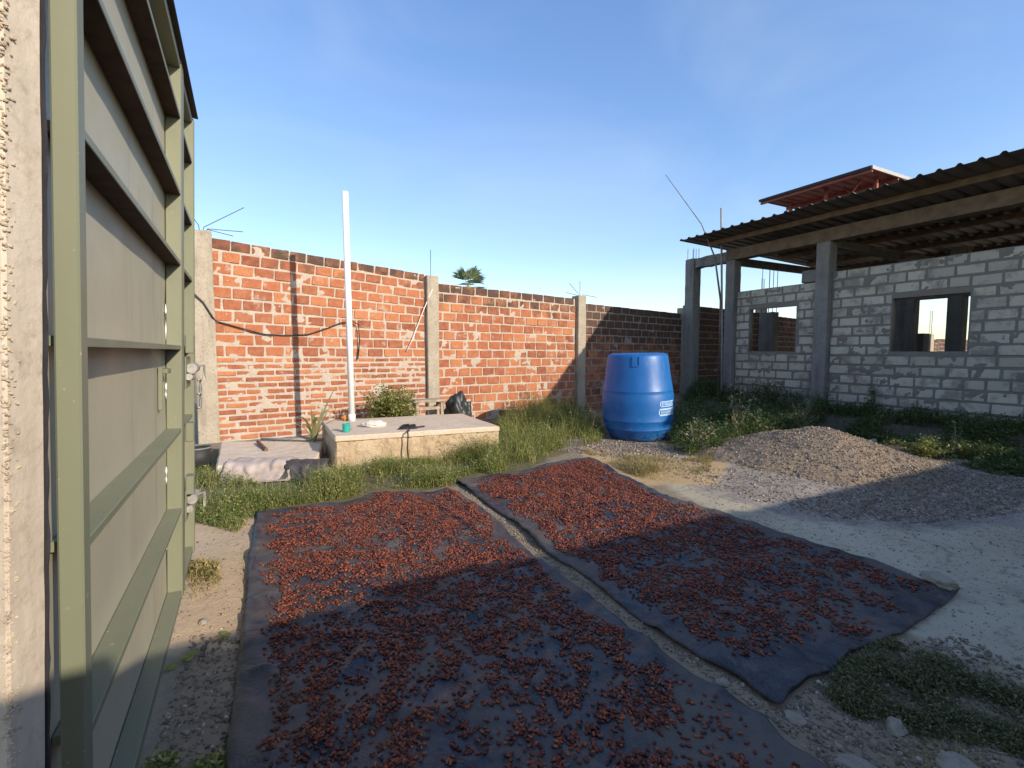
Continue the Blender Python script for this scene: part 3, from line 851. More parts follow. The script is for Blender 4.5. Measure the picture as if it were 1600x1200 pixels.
# ------------------------------------------------------------------ tarps
def resample(P, n):
    P = np.array(P, float)
    d = np.r_[0, np.cumsum(np.linalg.norm(np.diff(P, axis=0), axis=1))]
    t = np.linspace(0, d[-1], n)
    return np.stack([np.interp(t, d, P[:, k]) for k in range(P.shape[1])], 1)
def coons(left, right, near, far, na, nb):
    """left/right run near->far, near/far run left->right; returns (nb, na, 2)"""
    l, r_, n_, f_ = resample(left, nb), resample(right, nb), resample(near, na), resample(far, na)
    a = np.linspace(0, 1, na)[None, :, None]; b = np.linspace(0, 1, nb)[:, None, None]
    S = (1 - a) * l[:, None] + a * r_[:, None] + (1 - b) * n_[None] + b * f_[None]
    B = (1 - a) * (1 - b) * n_[0] + a * (1 - b) * n_[-1] + (1 - a) * b * f_[0] + a * b * f_[-1]
    return S - B
def tarp_z(x, y):
    w = 0.010 * ns(x * 2.2, y * 2.2, 21) + 0.006 * ns(x * 6, y * 6, 22)
    rdg = 1 - abs(ns(x * 1.6 + y * 0.9, y * 1.5 - x * 0.5, 23)) * 5
    rdg2 = 1 - abs(ns(x * 2.9 - y * 1.3, y * 3.1, 27)) * 6
    return ground_h(x, y) + 0.022 + w + 0.018 * max(0, rdg) + 0.011 * max(0, rdg2)
def pxg(L, z=0.02): return [tuple(G(px, py, z)[:2]) for px, py in L]
TARP = NM('black_ground_sheet', 0.42, 0.5)
_d = TARP.ramp(TARP.noise(1.8, 7, 0.7, distort=0.6), [(0.44, 0.0), (0.60, 1.0)])
_d2 = TARP.ramp(TARP.noise(9, 5, 0.7), [(0.45, 0.0), (0.75, 0.6)])
_k = TARP.mix(_d, (0.013,0.015,0.023), (0.095,0.077,0.064))
_k = TARP.mix(_d2, _k, (0.105,0.087,0.074))
_k = TARP.mix(TARP.ramp(TARP.noise(55, 4, 0.8), [(0.62, 0.0), (0.75, 0.5)]), _k, (0.16,0.135,0.115))
TARP.base(_k).rough(TARP.ramp(_d, [(0.0, 0.33), (1.0, 0.72)]))
TARP.bump(TARP.noise(5, 6, 0.65, distort=1.2), 0.8, 0.03).bump(TARP.noise(30, 4, 0.6), 0.3, 0.006)
TARP = TARP.m
nearL = UV(0.75, -0.18); nearR = UV(0.75, 1.80)
LT_left = [tuple(nearL[:2])] + pxg([(350,1200),(368,1050),(380,950),(388,880),(395,835),(400,795)])
LT_right = [tuple(nearR[:2])] + pxg([(1304,1200),(1270,1181),(1226,1150),(1189,1112),(1139,1078),(1082,1050),(1039,1019),(1007,991),(982,978),(961,956),(911,922),(887,902),(860,884),(829,862),(797,834),(779,809),(757,791),(713,766)])
LT_far = pxg([(400,795),(450,793),(500,788),(535,784),(565,775),(591,767),(629,766),(650,770),(697,762),(713,766)])
RT_left = pxg([(1221,1099),(1186,1078),(1157,1053),(1111,1031),(1057,1000),(1007,969),(961,934),(925,905),(899,886),(867,870),(842,852),(827,834),(799,809),(764,786),(736,766),(711,748)])
RT_right = pxg([(1502,916),(1459,906),(1412,886),(1366,869),(1287,847),(1225,831),(1162,809),(1100,792),(1033,772),(1002,756),(967,736),(949,723),(921,712)])
RT_near = pxg([(1221,1099),(1237,1076),(1266,1054),(1300,1040),(1331,1013),(1378,994),(1412,985),(1444,963),(1469,944),(1502,916)])
RT_far = pxg([(711,748),(774,741),(830,731),(855,722),(921,712)])
def make_tarp(L, R_, N, Fr, label, na, nb):
    S = coons(L, R_, N, Fr, na, nb)
    V = np.zeros((nb, na, 3))
    for j in range(nb):
        for i in range(na):
            x, y = S[j, i]
            e = min(i, na - 1 - i, j, nb - 1 - j)
            z = tarp_z(x, y)
            if e < 5: z += 0.012 * (1 - e / 5) * max(0, ns(x * 3.1, y * 3.1, 31)) * 2.2 - 0.010 * (e == 0)
            V[j, i] = (x, y, z)
    idx = np.arange(na * nb).reshape(nb, na)
    F = np.stack([idx[:-1, :-1], idx[:-1, 1:], idx[1:, 1:], idx[1:, :-1]], -1).reshape(-1, 4)
    o = link('ground_tarp', npmesh('ground_tarp', V.reshape(-1, 3), F, True), TARP)
    md = o.modifiers.new('thickness', 'SOLIDIFY'); md.thickness = 0.003; md.offset = -1
    return tag(o, label, 'tarp', 'black drying tarps spread on the ground'), S
_, SL = make_tarp(LT_left, LT_right, [tuple(nearL[:2]), tuple(nearR[:2])], LT_far, 'larger black tarp of drying beans nearest the gate', 90, 190)
_, SR = make_tarp(RT_left, RT_right, RT_near, RT_far, 'black tarp of drying beans on the right with pointed near corner', 90, 170)

# ------------------------------------------------------------------ cacao beans
BEAN = NM('cacao_bean', 0.55, 0.35)
BEAN_RAMP = [(0.0, (0.026,0.011,0.009)), (0.20, (0.062,0.018,0.012)), (0.48, (0.125,0.028,0.014)), (0.74, (0.19,0.042,0.016)), (0.90, (0.35,0.09,0.026)), (0.94, (0.12,0.05,0.04)), (1.0, (0.13,0.11,0.105))]
def bean_mat(name, use_island):
    n = NM(name, 0.55, 0.35)
    n.base(n.mix(n.ramp(n.noise(180, 3), [(0.5, 0.0), (0.75, 0.3)]), n.ramp(n.island if use_island else n.orand(), BEAN_RAMP), (0.28,0.09,0.045)))
    n.bump(n.noise(350, 3), 0.4, 0.002)
    return n.m
BEAN_S, BEAN_O = bean_mat('cacao_bean_bulk', True), bean_mat('cacao_bean', False)
def bean_shape(seg, rings, seed):
    r = random.Random(seed)
    V = [(-1, 0, 0)]
    for i in range(1, rings + 1):
        a = math.pi * i / (rings + 1)
        x = -math.cos(a); rr = math.sin(a) ** 0.8
        for k in range(seg):
            b = 2 * math.pi * (k + 0.5) / seg
            V.append((x, rr * math.cos(b) * (1 + 0.12 * x + r.uniform(-.07, .07)), rr * math.sin(b) * (1 + r.uniform(-.1, .1))))
    V.append((1, 0, 0))
    F = []
    for k in range(seg): F.append((0, 1 + (k + 1) % seg, 1 + k, 1 + k))
    for i in range(rings - 1):
        for k in range(seg):
            a, b = 1 + i * seg + k, 1 + i * seg + (k + 1) % seg
            F.append((a, b, b + seg, a + seg))
    e = len(V) - 1; o = 1 + (rings - 1) * seg
    for k in range(seg): F.append((e, o + k, o + (k + 1) % seg, o + k))
    T = []
    for f in F:
        if f[2] == f[3]: T.append((f[0], f[1], f[2]))
        elif f[1] == f[3]: T.append((f[0], f[1], f[2]))
        else: T += [(f[0], f[1], f[2]), (f[0], f[2], f[3])]
    return np.array(V, np.float32), np.array(T, np.int32)

def scatter_beans(S, n_try, dens, seed, margins):
    r = random.Random(seed)
    nb, na = S.shape[:2]
    out = []
    for _ in range(n_try):
        a, b = r.random(), r.random()
        ml, mr, mn, mf = margins
        fa, fb = a * (na - 1), b * (nb - 1)
        i, j = int(min(fa, na - 2)), int(min(fb, nb - 2))
        ta, tb = fa - i, fb - j
        p = S[j, i] * (1-ta) * (1-tb) + S[j, i+1] * ta * (1-tb) + S[j+1, i] * (1-ta) * tb + S[j+1, i+1] * ta * tb
        x, y = p
        g = ns(x * 2.6, y * 2.6, seed) * 0.40 + ns(x * 8.5, y * 8.5, seed + 3) * 0.70 + ns(x * 20, y * 20, seed + 5) * 0.55
        wob = 0.05 * ns(x * 4, y * 4, seed + 9)
        e = min((a + wob) / ml, (1 - a + wob) / mr, (b + wob) / mn, (1 - b + wob) / mf)
        th = dens(a, b)
        if e < 1: th += (1 - e) * 1.6
        pr = 0.10 + 1.25 * (g - th) if e > 0.5 else 0.0
        pr = min(0.80, max(0.035 if e > 0.6 else 0.0, pr))
        if r.random() < pr:
            dense = max(0.0, min(1.0, (g - th) * 1.6))
            out.append((x, y, tarp_z(x, y) + 0.0035 + (r.random() ** 2) * 0.011 * dense))
    return out
PB = scatter_beans(SL, 84000, lambda a, b: -0.04 - 0.30 * b, 41, (0.09, 0.08, 0.02, 0.055))
PB += scatter_beans(SR, 66000, lambda a, b: -0.16 - 0.34 * b, 52, (0.085, 0.085, 0.06, 0.04))
PB = np.array(PB)
nbn = len(PB)
ang = rng.uniform(0, 2 * math.pi, nbn); til = rng.normal(0, 0.13, nbn); rol = rng.normal(0, 0.22, nbn)
la = rng.normal(0.0109, 0.0014, nbn); lb = rng.normal(0.0064, 0.0007, nbn); lc = rng.normal(0.0046, 0.0006, nbn)
px_, py_, w_ = project(PB)
seen = (px_ > 5) & (px_ < 1595) & (py_ < 1192) & (w_ > 0.2)
order = np.argsort(np.where(seen, np.linalg.norm(PB - np.array([0, 0, EYE]), axis=1), 1e9))
big = set(order[:300].tolist())
bv, bt = bean_shape(6, 3, 1)
bulk = np.array([i for i in range(nbn) if i not in big and seen[i] or (i not in big and w_[i] > 0.2)])
def bean_rot(a, t, r_):
    return np.array((Euler((0, 0, a)).to_matrix() @ Euler((0, t, 0)).to_matrix() @ Euler((r_, 0, 0)).to_matrix()))
allV = np.zeros((len(bulk), len(bv), 3), np.float32)
variants = [bean_shape(6, 3, k)[0] for k in range(6)]
for q, i in enumerate(bulk):
    sc = np.array([la[i], lb[i], lc[i]])
    allV[q] = (variants[i % 6] * sc) @ bean_rot(ang[i], til[i], rol[i]).T + PB[i]
allF = (bt[None] + (np.arange(len(bulk)) * len(bv))[:, None, None]).reshape(-1, 3)
o = link('cacao_beans', npmesh('cacao_beans', allV.reshape(-1, 3), allF, True), BEAN_S)
tag(o, 'reddish brown cacao beans spread thickly over both black tarps', 'beans', kind='stuff')
bean_me = []
for k in range(6):
    v, t = bean_shape(8, 5, k + 20)
    me = npmesh('cacao_bean', v * np.array([0.0116, 0.0064, 0.0046]), t, True); me.materials.append(BEAN_O); bean_me.append(me)
for i in order[:300]:
    o = link('cacao_bean', bean_me[int(i) % 6], None, None, PB[i], Matrix(bean_rot(ang[i], til[i], rol[i]).tolist()).to_euler(), (la[i]/.0116, lb[i]/.0064, lc[i]/.0046))
    tag(o, 'single reddish brown cacao bean on the near part of the larger tarp', 'bean', 'nearest cacao beans on the larger tarp')


# ------------------------------------------------------------------ cistern box and what stands on it
ZB = 0.42
qa, qb, qc, qd = G(523, 682, ZB), G(781, 666, ZB), G(722, 646, ZB), G(502, 657, ZB)
def prism(name, quad, z0, z1, mat, parent, grow=0.0, cuts=5, rough=0.006, seed=0, freq=6.0, bevel=0.015):
    c = sum((Vector(p) for p in quad), Vector()) / 4
    bm = bmesh.new(); vs_ = []
    for z in (z0, z1):
        for p in quad:
            d = Vector((p[0] - c.x, p[1] - c.y, 0)); d = d * (1 + grow / d.length)
            vs_.append(bm.verts.new((c.x + d.x, c.y + d.y, z)))
    for f in ((3,2,1,0),(4,5,6,7),(0,1,5,4),(1,2,6,5),(2,3,7,6),(3,0,4,7)): bm.faces.new([vs_[i] for i in f])
    bmesh.ops.bevel(bm, geom=bm.edges[:], offset=bevel, segments=1, affect='EDGES')
    for _ in range(cuts):
        L = [e for e in bm.edges if e.calc_length() > 0.06]
        if L: bmesh.ops.subdivide_edges(bm, edges=L, cuts=1, use_grid_fill=True)
    bm.normal_update()
    for v in bm.verts:
        p = v.co * freq + Vector((seed, 0, 0))
        v.co += v.normal * rough * (noise.noise(p) + 0.7 * noise.noise(p * 2.9))
    return link(name, bmmesh(name, bm), mat, parent)
cist = empty('cement_cistern', (qa + qb + qc + qd) / 4 * 1.0, 0, 'low cement cistern with flat lid standing in front of brick wall', 'cistern')
cist.location.z = 0
off = cist.location
def rel(L, o): return [Vector((p[0] - o.x, p[1] - o.y, p[2])) for p in L]
lid_q = rel([qa, qb, qc, qd], off)
LIDM = m_concrete('lid_cement', (0.64,0.52,0.39), (0.54,0.43,0.31), (0.34,0.26,0.18), False, 0.9, 0.45)
prism('lid', lid_q, ZB - 0.075, ZB, LIDM, cist, 0.0, 6, 0.003, 1, bevel=0.012)
prism('body', lid_q, -0.15, ZB - 0.073, CEMENT, cist, -0.012, 7, 0.020, 2, 7.0)
cz = empty
# white pole
pb = G(550, 658, ZB)
pole = empty('white_pipe', pb, 0, 'tall white plastic pipe standing upright on the cement cistern', 'pipe')
link('shaft', lathe('shaft', [(0.0, 0.0), (0.046, 0.0), (0.046, 3.47), (0.040, 3.47), (0.040, 3.2)], 24), WHITE, pole)
link('collar', lathe('collar', [(0.0, -0.001), (0.053, 0.0), (0.055, 0.10), (0.047, 0.115)], 24), WHITE, pole)
pole.rotation_euler = (0, math.radians(-0.4), 0)
# mug
def mug():
    p = G(541, 675, ZB)
    root = empty('mug', p, 0, 'small turquoise mug on the left end of the cistern lid', 'mug')
    m = m_plain('turquoise_enamel', (0.03,0.36,0.29), 0.35, 0.5, 0.1, 8, 0, 0.02)
    link('cup', lathe('cup', [(0, 0.002), (0.044, 0.0), (0.047, 0.01), (0.049, 0.11), (0.051, 0.115), (0.046, 0.113), (0.043, 0.012), (0, 0.01)], 28), m, root)
    tube('handle', [(0.045, -0.0, 0.09), (0.075, -0.01, 0.085), (0.078, -0.01, 0.045), (0.046, 0.0, 0.03)], 0.006, m, root, 8)
mug()
def lump(name, c, rx, ry, rz_, mat, label, cat, seed, amp=0.3, freq=2.0, sub=4, flat=0.0, rotz=0.0):
    bm = bmesh.new()
    bmesh.ops.create_icosphere(bm, subdivisions=sub, radius=1)
    for v in bm.verts:
        q = v.co * freq + Vector((seed * 5.3, 0, 0))
        k = 1 + amp * (noise.noise(q) + 0.5 * noise.noise(q * 2.3) + 0.25 * noise.noise(q * 5.1))
        v.co = Vector((v.co.x * rx * k, v.co.y * ry * k, max(v.co.z, -0.55 + flat) * rz_ * k))
    zmin = min(v.co.z for v in bm.verts)
    for v in bm.verts: v.co.z -= zmin
    o = link(name, bmmesh(name, bm, True), mat, None, c, (0, 0, rotz))
    return tag(o, label, cat)
lump('plaster_heap', G(585, 667, ZB - 0.003), 0.17, 0.10, 0.06, m_plain('lime_powder', (0.66,0.60,0.52), 0.95, 0.1, 0.1, 20), 'small white heap of lime powder beside the white pipe', 'powder heap', 2, 0.25)
def rag(name, P, z, mat, label, cat, seed, amp=0.015, thick=0.004, n=16):
    """a piece of cloth laid over corners P (world xy+z), rumpled"""
    P = [Vector(p) for p in P]
    V, F = [], []
    for j in range(n + 1):
        for i in range(n + 1):
            a, b = i / n, j / n
            p = P[0] * (1-a) * (1-b) + P[1] * a * (1-b) + P[2] * a * b + P[3] * (1-a) * b
            q = ns(p.x * 9, p.y * 9, seed) + 0.6 * ns(p.x * 20, p.y * 20, seed + 1)
            w = 0.05 * ns(a * 4, b * 4, seed + 4)
            V.append((p.x + w * (P[1] - P[0]).length, p.y + w * 0.6 * (P[3] - P[0]).length, p.z + abs(q) * amp + 0.004))
    for j in range(n):
        for i in range(n):
            a = j * (n + 1) + i; F.append((a, a + 1, a + n + 2, a + n + 1))
    o = link(name, pymesh(name, V, F, True), mat)
    md = o.modifiers.new('thickness', 'SOLIDIFY'); md.thickness = thick
    return tag(o, label, cat)
DKCLOTH = m_plain('dark_cloth', (0.05,0.042,0.04), 0.9, 0.1, 0.4, 20)
rag('dark_rag', [G(622, 672, ZB), G(652, 670, ZB), G(648, 664, ZB), G(630, 664, ZB)], ZB, DKCLOTH, 'rumpled dark rag in the middle of cistern lid', 'rag', 3, 0.03)
tag(tube('iron_bar', [G(634, 665, ZB + .015), G(645, 668, ZB + .02), G(663, 666, ZB + .012)], 0.012, STEEL, None, 6), 'short dark iron bar beside the rag on cistern lid', 'bar')
cfront = G(637, 676.5, ZB)
nrm = Vector((qb - qa).to_tuple()).cross(Vector((0, 0, 1))).normalized()
tag(tube('black_hose', [G(640, 670, ZB + 0.012), cfront + Vector((0, 0, 0.012)) + nrm * 0.0, cfront + nrm * 0.025 + Vector((0, 0, -0.03)), cfront + nrm * 0.02 + Vector((-0.01, 0, -0.2)), cfront + nrm * 0.05 + Vector((0.0, 0, -0.41))], 0.010, BLACKP, None, 8), 'black hose hanging over the front of the cistern', 'hose')
lump('orange_glove', G(540, 657.5, ZB), 0.055, 0.03, 0.05, m_plain('orange_rubber', (0.62,0.25,0.05), 0.6, 0.3, 0.2, 20), 'small crumpled orange glove behind the turquoise mug', 'glove', 6, 0.6, 2.5, 3)

# ------------------------------------------------------------------ low slab with sacks
sq = [G(337, 728, 0.16), G(492, 724, 0.16), G(505, 690, 0.16), G(345, 689, 0.16)]
slab = empty('low_slab', ((sq[0] + sq[2]) / 2).xy.to_3d(), 0, 'low pale concrete slab between gate and cement cistern', 'slab')
prism('slab_body', rel(sq, slab.location), -0.15, 0.16, LIDM, slab, 0, 6, 0.006, 5, bevel=0.02)
SACK = m_plain('dusty_pink_sack', (0.46,0.37,0.32), 0.9, 0.15, 0.3, 7, 0, 0.4)
def drape(name, p0, p1, back, drop, mat, label, cat, seed, n=40, m=22, amp=0.05):
    """cloth lying on the slab's front and hanging over its edge from p0 to p1"""
    p0, p1 = Vector(p0), Vector(p1)
    e = (p1 - p0).normalized(); o_ = e.cross(Vector((0, 0, 1))).normalized()
    if o_.y > 0: o_ = -o_
    V, F = [], []
    for j in range(m + 1):
        for i in range(n + 1):
            a, b = i / n, j / m
            s_ = b * (back + drop) - back
            p = p0 + (p1 - p0) * a
            f = ns(a * 3.1, b * 2.0, seed) + 0.5 * ns(a * 7.5, b * 4.0, seed + 1)
            if s_ < 0: q = p + o_ * s_ + Vector((0, 0, 0.012 + abs(f) * amp * 0.6))
            else: q = p + o_ * (0.02 + abs(f) * amp + s_ * 0.55) + Vector((0, 0, 0.012 - s_ * 0.80 + 0.3 * amp * f))
            q += e * 0.05 * ns(b * 3, a * 2, seed + 7)
            q.z = max(q.z, ground_h(q.x, q.y) + 0.008 + 0.02 * abs(f))
            V.append(q)
    for j in range(m):
        for i in range(n):
            a = j * (n + 1) + i; F.append((a, a + 1, a + n + 2, a + n + 1))
    o = link(name, pymesh(name, V, F, True), mat)
    md = o.modifiers.new('thickness', 'SOLIDIFY'); md.thickness = 0.004
    return tag(o, label, cat)
drape('woven_sack', G(352, 727, 0.16), G(458, 724, 0.16), 0.22, 0.30, SACK, 'dusty pinkish woven sack hanging over the slab edge', 'sack', 11, amp=0.09)
drape('plastic_sheet', G(447, 724, 0.165), G(512, 722, 0.165), 0.12, 0.30, m_plain('dark_plastic_sheet', (0.06,0.05,0.05), 0.5, 0.4, 0.3, 9), 'crumpled dark plastic sheet beside the sack at cistern corner', 'plastic sheet', 15, amp=0.05)
tag(tube('wood_offcut', [G(403, 690, 0.20), G(416, 703, 0.18)], 0.026, m_plain('brown_offcut', (0.22,0.11,0.065), 0.85, 0.2, 0.4, 14), None, 6, False), 'short brown wooden offcut lying on the low slab', 'wood')
tag(tube('steel_pipe', [G(408, 686, 0.185), G(505, 687, 0.185)], 0.020, m_bolt, None, 10), 'thin grey pipe lying along the back of low slab', 'pipe')
def tub():
    p = G(309, 730); p.z = ground_h(p.x, p.y)
    root = empty('black_tub', p, 0, 'round black tub partly hidden behind the gate edge', 'tub')
    link('shell', lathe('shell', [(0, 0.01), (0.14, 0.0), (0.165, 0.27), (0.155, 0.27), (0.13, 0.02), (0, 0.02)], 32), m_plain('black_tub_plastic', (0.04,0.04,0.038), 0.6, 0.3, 0.4, 10), root)
    bm = bmesh.new()
    tubepts(bm, [(0.165 * math.cos(a), 0.165 * math.sin(a), 0.27) for a in np.linspace(0, 2 * math.pi, 33)], 0.011, 8, False)
    link('rim', bmmesh('rim', bm, True), m_plain('dusty_rim', (0.20,0.19,0.17), 0.7, 0.3, 0.3, 10), root)
tub()
def stool():
    p = D(668, 640, 8.9); p.z = ground_h(p.x, p.y)
    root = empty('wooden_stool', p, WYAW, 'small weathered wooden stool in front of the second concrete post', 'stool')
    def part(name, *d): return link(name, boxmesh(name, d, 0.006, 0.004, seed=hash(d) % 97), WOOD, root)
    part('seat', -0.33, 0.33, -0.15, 0.15, 0.57, 0.615)
    for x in (-0.27, 0.22):
        for y in (-0.12, 0.08): part('leg', x, x + 0.06, y, y + 0.05, -0.03, 0.568)
    part('crossbar', -0.208, 0.218, -0.11, -0.08, 0.42, 0.48)
    part('crossbar', -0.208, 0.218, -0.11, -0.08, 0.26, 0.33)
    part('crossbar', -0.208, 0.218, 0.09, 0.12, 0.40, 0.46)
stool()
lump('black_bag', (lambda p: (p.x, p.y, ground_h(p.x, p.y)))(D(716, 640, 9.35)), 0.25, 0.2, 0.42, m_plain('black_bag_plastic', (0.028,0.033,0.03), 0.45, 0.5, 0.3, 9), 'lumpy dark rubbish bag beside the small wooden stool', 'bag', 9, 0.35, 2.2, 4)

# cable along the first brick panel
tag(tube('black_cable', [WP(-0.25, .12, 2.55), WP(0.0, .09, 2.28), WP(0.12, .09, 2.05), WP(0.16, .05, 1.99), WP(0.6, .05, 1.86), WP(0.85, .045, 1.79), WP(1.2, .04, 1.775), WP(1.55, .04, 1.80), WP(1.9, .045, 1.93), WP(2.1, .06, 2.02), WP(2.3, .08, 2.06), WP(2.42, .08, 2.0), WP(2.44, .06, 1.7), WP(2.40, .05, 1.35)], 0.011, BLACKP, None, 7), 'black electric cable sagging across the first brick panel', 'cable')
tag(tube('white_string', [WP(BAY - .02, .13, 2.75), WP(BAY - 0.2, .06, 2.3), WP(BAY - 0.42, .05, 1.75), WP(BAY - .55, .05, 1.5)], 0.008, WHITE, None, 6), 'thin white string hanging slantwise from the second concrete post', 'string')

# ------------------------------------------------------------------ blue water tank
def tank():
    p = G(996, 682); p.z = ground_h(p.x, p.y) + 0.01
    root = empty('water_tank', p, 0, 'large blue plastic water tank standing upside down by the wall', 'tank')
    root.rotation_euler = (math.radians(0.8), math.radians(-1.2), 0)
    root.scale = (0.93, 0.93, 0.98)
    n = NM('blue_tank_plastic', 0.30, 0.5)
    n.base(n.mix(n.ramp(n.noise(3, 6, 0.65), [(0.4, 0.0), (0.75, 0.5)]), (0.004,0.10,0.33), (0.010,0.125,0.35)))
    n.base(n.mix(n.ramp(n.noise(9, 6, 0.7, stretch=(1, 1, 0.4)), [(0.58, 0.0), (0.72, 0.35)]), n.b.inputs['Base Color'].links[0].from_socket, (0.14,0.20,0.32)))
    mud = n.math('ADD', n.math('MULTIPLY', n.noise(14, 6, 0.8), 0.9), n.math('MULTIPLY', n.xyz(n.pos, 2), -0.35))
    n.base(n.mix(n.ramp(mud, [(0.42, 0.0), (0.56, 0.55)]), n.b.inputs['Base Color'].links[0].from_socket, (0.16,0.13,0.10)))
    n.rough(n.ramp(n.noise(5, 5), [(0.3, 0.36), (0.7, 0.55)])).bump(n.noise(2.5, 3), 0.12, 0.03)
    B = n.m
    h = 1.49
    prof = [(0.0, 0.012), (0.46, 0.0), (0.515, 0.02), (0.54, 0.07)]
    def ring(z, r0):
        return [(r0, z - 0.016), (r0 + 0.004, z - 0.005), (r0 + 0.004, z + 0.005), (r0, z + 0.016)]
    prof += [(0.59, 0.17)] + ring(0.21, 0.608) + ring(0.36, 0.645) + [(0.658, 0.50), (0.655, 0.65), (0.648, 0.80)] + ring(0.86, 0.634) + [(0.596, 1.1), (0.568, 1.3), (0.548, 1.42), (0.538, 1.468), (0.515, h), (0.48, h + 0.01), (0.0, h + 0.02)]
    link('shell', lathe('shell', prof, 96), B, root)
    a0 = math.atan2(-p.y, -p.x)                     # towards the camera
    # embossed rim lug
    def patch(a_lo, a_hi, z_lo, z_hi, lift, mat, name, parent=root, n_=10):
        V, F = [], []
        P = [(r_, z_) for r_, z_ in prof]
        rs, zs_ = [q[0] for q in P][1:], [q[1] for q in P][1:]
        def rad(z): return float(np.interp(z, zs_[:-1], rs[:-1]))
        for l in (0.0, lift):
            for zz in np.linspace(z_lo, z_hi, 4):
                for a in np.linspace(a_lo, a_hi, n_):
                    r_ = rad(zz) - 0.004 + (l + 0.004 if l else 0)
                    V.append((r_ * math.cos(a), r_ * math.sin(a), zz))
        m_ = 4 * n_
        for j in range(3):
            for i in range(n_ - 1):
                q = m_ + j * n_ + i; F.append((q, q + 1, q + n_ + 1, q + n_))
        for i in range(n_ - 1):
            F.append((i, i + 1, m_ + i + 1, m_ + i)); q = 3 * n_ + i; F.append((q + 1, q, m_ + q, m_ + q + 1))
        for j in range(3):
            q = j * n_; F.append((q + n_, q, m_ + q, m_ + q + n_)); q = j * n_ + n_ - 1; F.append((q, q + n_, m_ + q + n_, m_ + q))
        return link(name, pymesh(name, V, F), mat, parent)
    c = a0 - 0.05
    patch(c - 0.11, c - 0.095, 1.30, 1.46, 0.016, B, 'lug_edge'); patch(c + 0.095, c + 0.11, 1.30, 1.46, 0.016, B, 'lug_edge'); patch(c - 0.095, c + 0.095, 1.29, 1.305, 0.016, B, 'lug_edge')
    # faded emblem: two lozenges with worn lettering, upside down
    EM = m_plain('faded_print', (0.42,0.58,0.78), 0.5, 0.3, 0.25, 30)
    e0 = a0 + 0.63
    def frame(z0, z1, w0, w1, t, solid):
        patch(w0 + 0.03, w1, z1 - t, z1, 0.003, EM, 'emblem_line'); patch(w0 + 0.03, w1, z0, z0 + t, 0.003, EM, 'emblem_line')
        patch(w0, w0 + 0.03, z0 + t, z1 - t, 0.003, EM, 'emblem_line', n_=4)
    frame(0.605, 0.70, e0, e0 + 0.62, 0.014, False)
    frame(0.455, 0.580, e0 - 0.04, e0 + 0.66, 0.028, True)
    r = random.Random(2)
    for (z0, z1, a, b) in ((0.628, 0.680, e0 + 0.07, e0 + 0.58), (0.492, 0.542, e0 + 0.04, e0 + 0.62)):
        while a < b:
            w = r.uniform(0.014, 0.03)
            patch(a, a + w, z0, z1, 0.003, EM, 'letter_stroke', n_=2)
            if r.random() < 0.6: patch(a + w, a + w + 0.02, *( (z0, z0 + 0.014) if r.random() < .5 else (z1 - 0.014, z1)), 0.003, EM, 'letter_stroke', n_=2)
            a += w + r.uniform(0.018, 0.03)
tank()

# ------------------------------------------------------------------ gravel heap, stones
def heap():
    base = Vector((HEAP_C.x, HEAP_C.y, 0))
    cpk = D(1275, 668, HEAP_C.y + 0.55)
    n = NM('heap_gravel', 0.95, 0.15)
    vo = n.vor(60, 'F1', 'Color')
    c = n.mix(n.xyz(vo, 0), (0.28,0.215,0.155), (0.18,0.14,0.10))
    c = n.mix(n.ramp(n.noise(2.2, 5), [(0.4, 0.0), (0.7, 0.8)]), c, (0.33,0.235,0.15))
    n.base(c).bump(n.noise(60, 5, 0.7), 0.9, 0.012).bump(n.noise(12, 5, 0.6), 0.5, 0.02)
    N = 150
    R_ = 1.85
    V, F = [], []
    for j in range(N + 1):
        for i in range(N + 1):
            x, y = (i / N * 2 - 1) * R_ * 1.35, (j / N * 2 - 1) * R_
            z = heap_h(base.x + x, base.y + y)
            V.append((x, y, z))
    for j in range(N):
        for i in range(N):
            a = j * (N + 1) + i
            q = (a, a + 1, a + N + 2, a + N + 1)
            if max(V[k][2] - ground_h(base.x + V[k][0], base.y + V[k][1]) for k in q) > -0.03: F.append(q)
    o = link('gravel_heap', pymesh('gravel_heap', V, F, True), n.m, None, base)
    return tag(o, 'low heap of grey brown gravel in front of the block building', 'gravel heap')
PK = D(1274, 667, HEAP_C.y + 0.45)
def heap_h(x, y):
    dx, dy = x - PK.x, y - PK.y
    a = -0.35
    ex, ey = dx * math.cos(a) + dy * math.sin(a), -dx * math.sin(a) + dy * math.cos(a)
    r = math.hypot(ex / (1.6 if ex < 0 else 1.45), ey / (1.5 if ey < 0 else 1.3))
    h = (PK.z + 0.03) * ((1 - r) if r > 0.12 else (0.88 + 0.07 * (1 - (r / 0.12) ** 2)))
    h += 0.035 * ns(x * 2.3, y * 2.3, 61) + 0.014 * ns(x * 7, y * 7, 62) + 0.008 * ns(x * 18, y * 18, 63)
    return h if r < 1.12 else -0.2
heap()
def surf(x, y): return max(ground_h(x, y), heap_h(x, y))

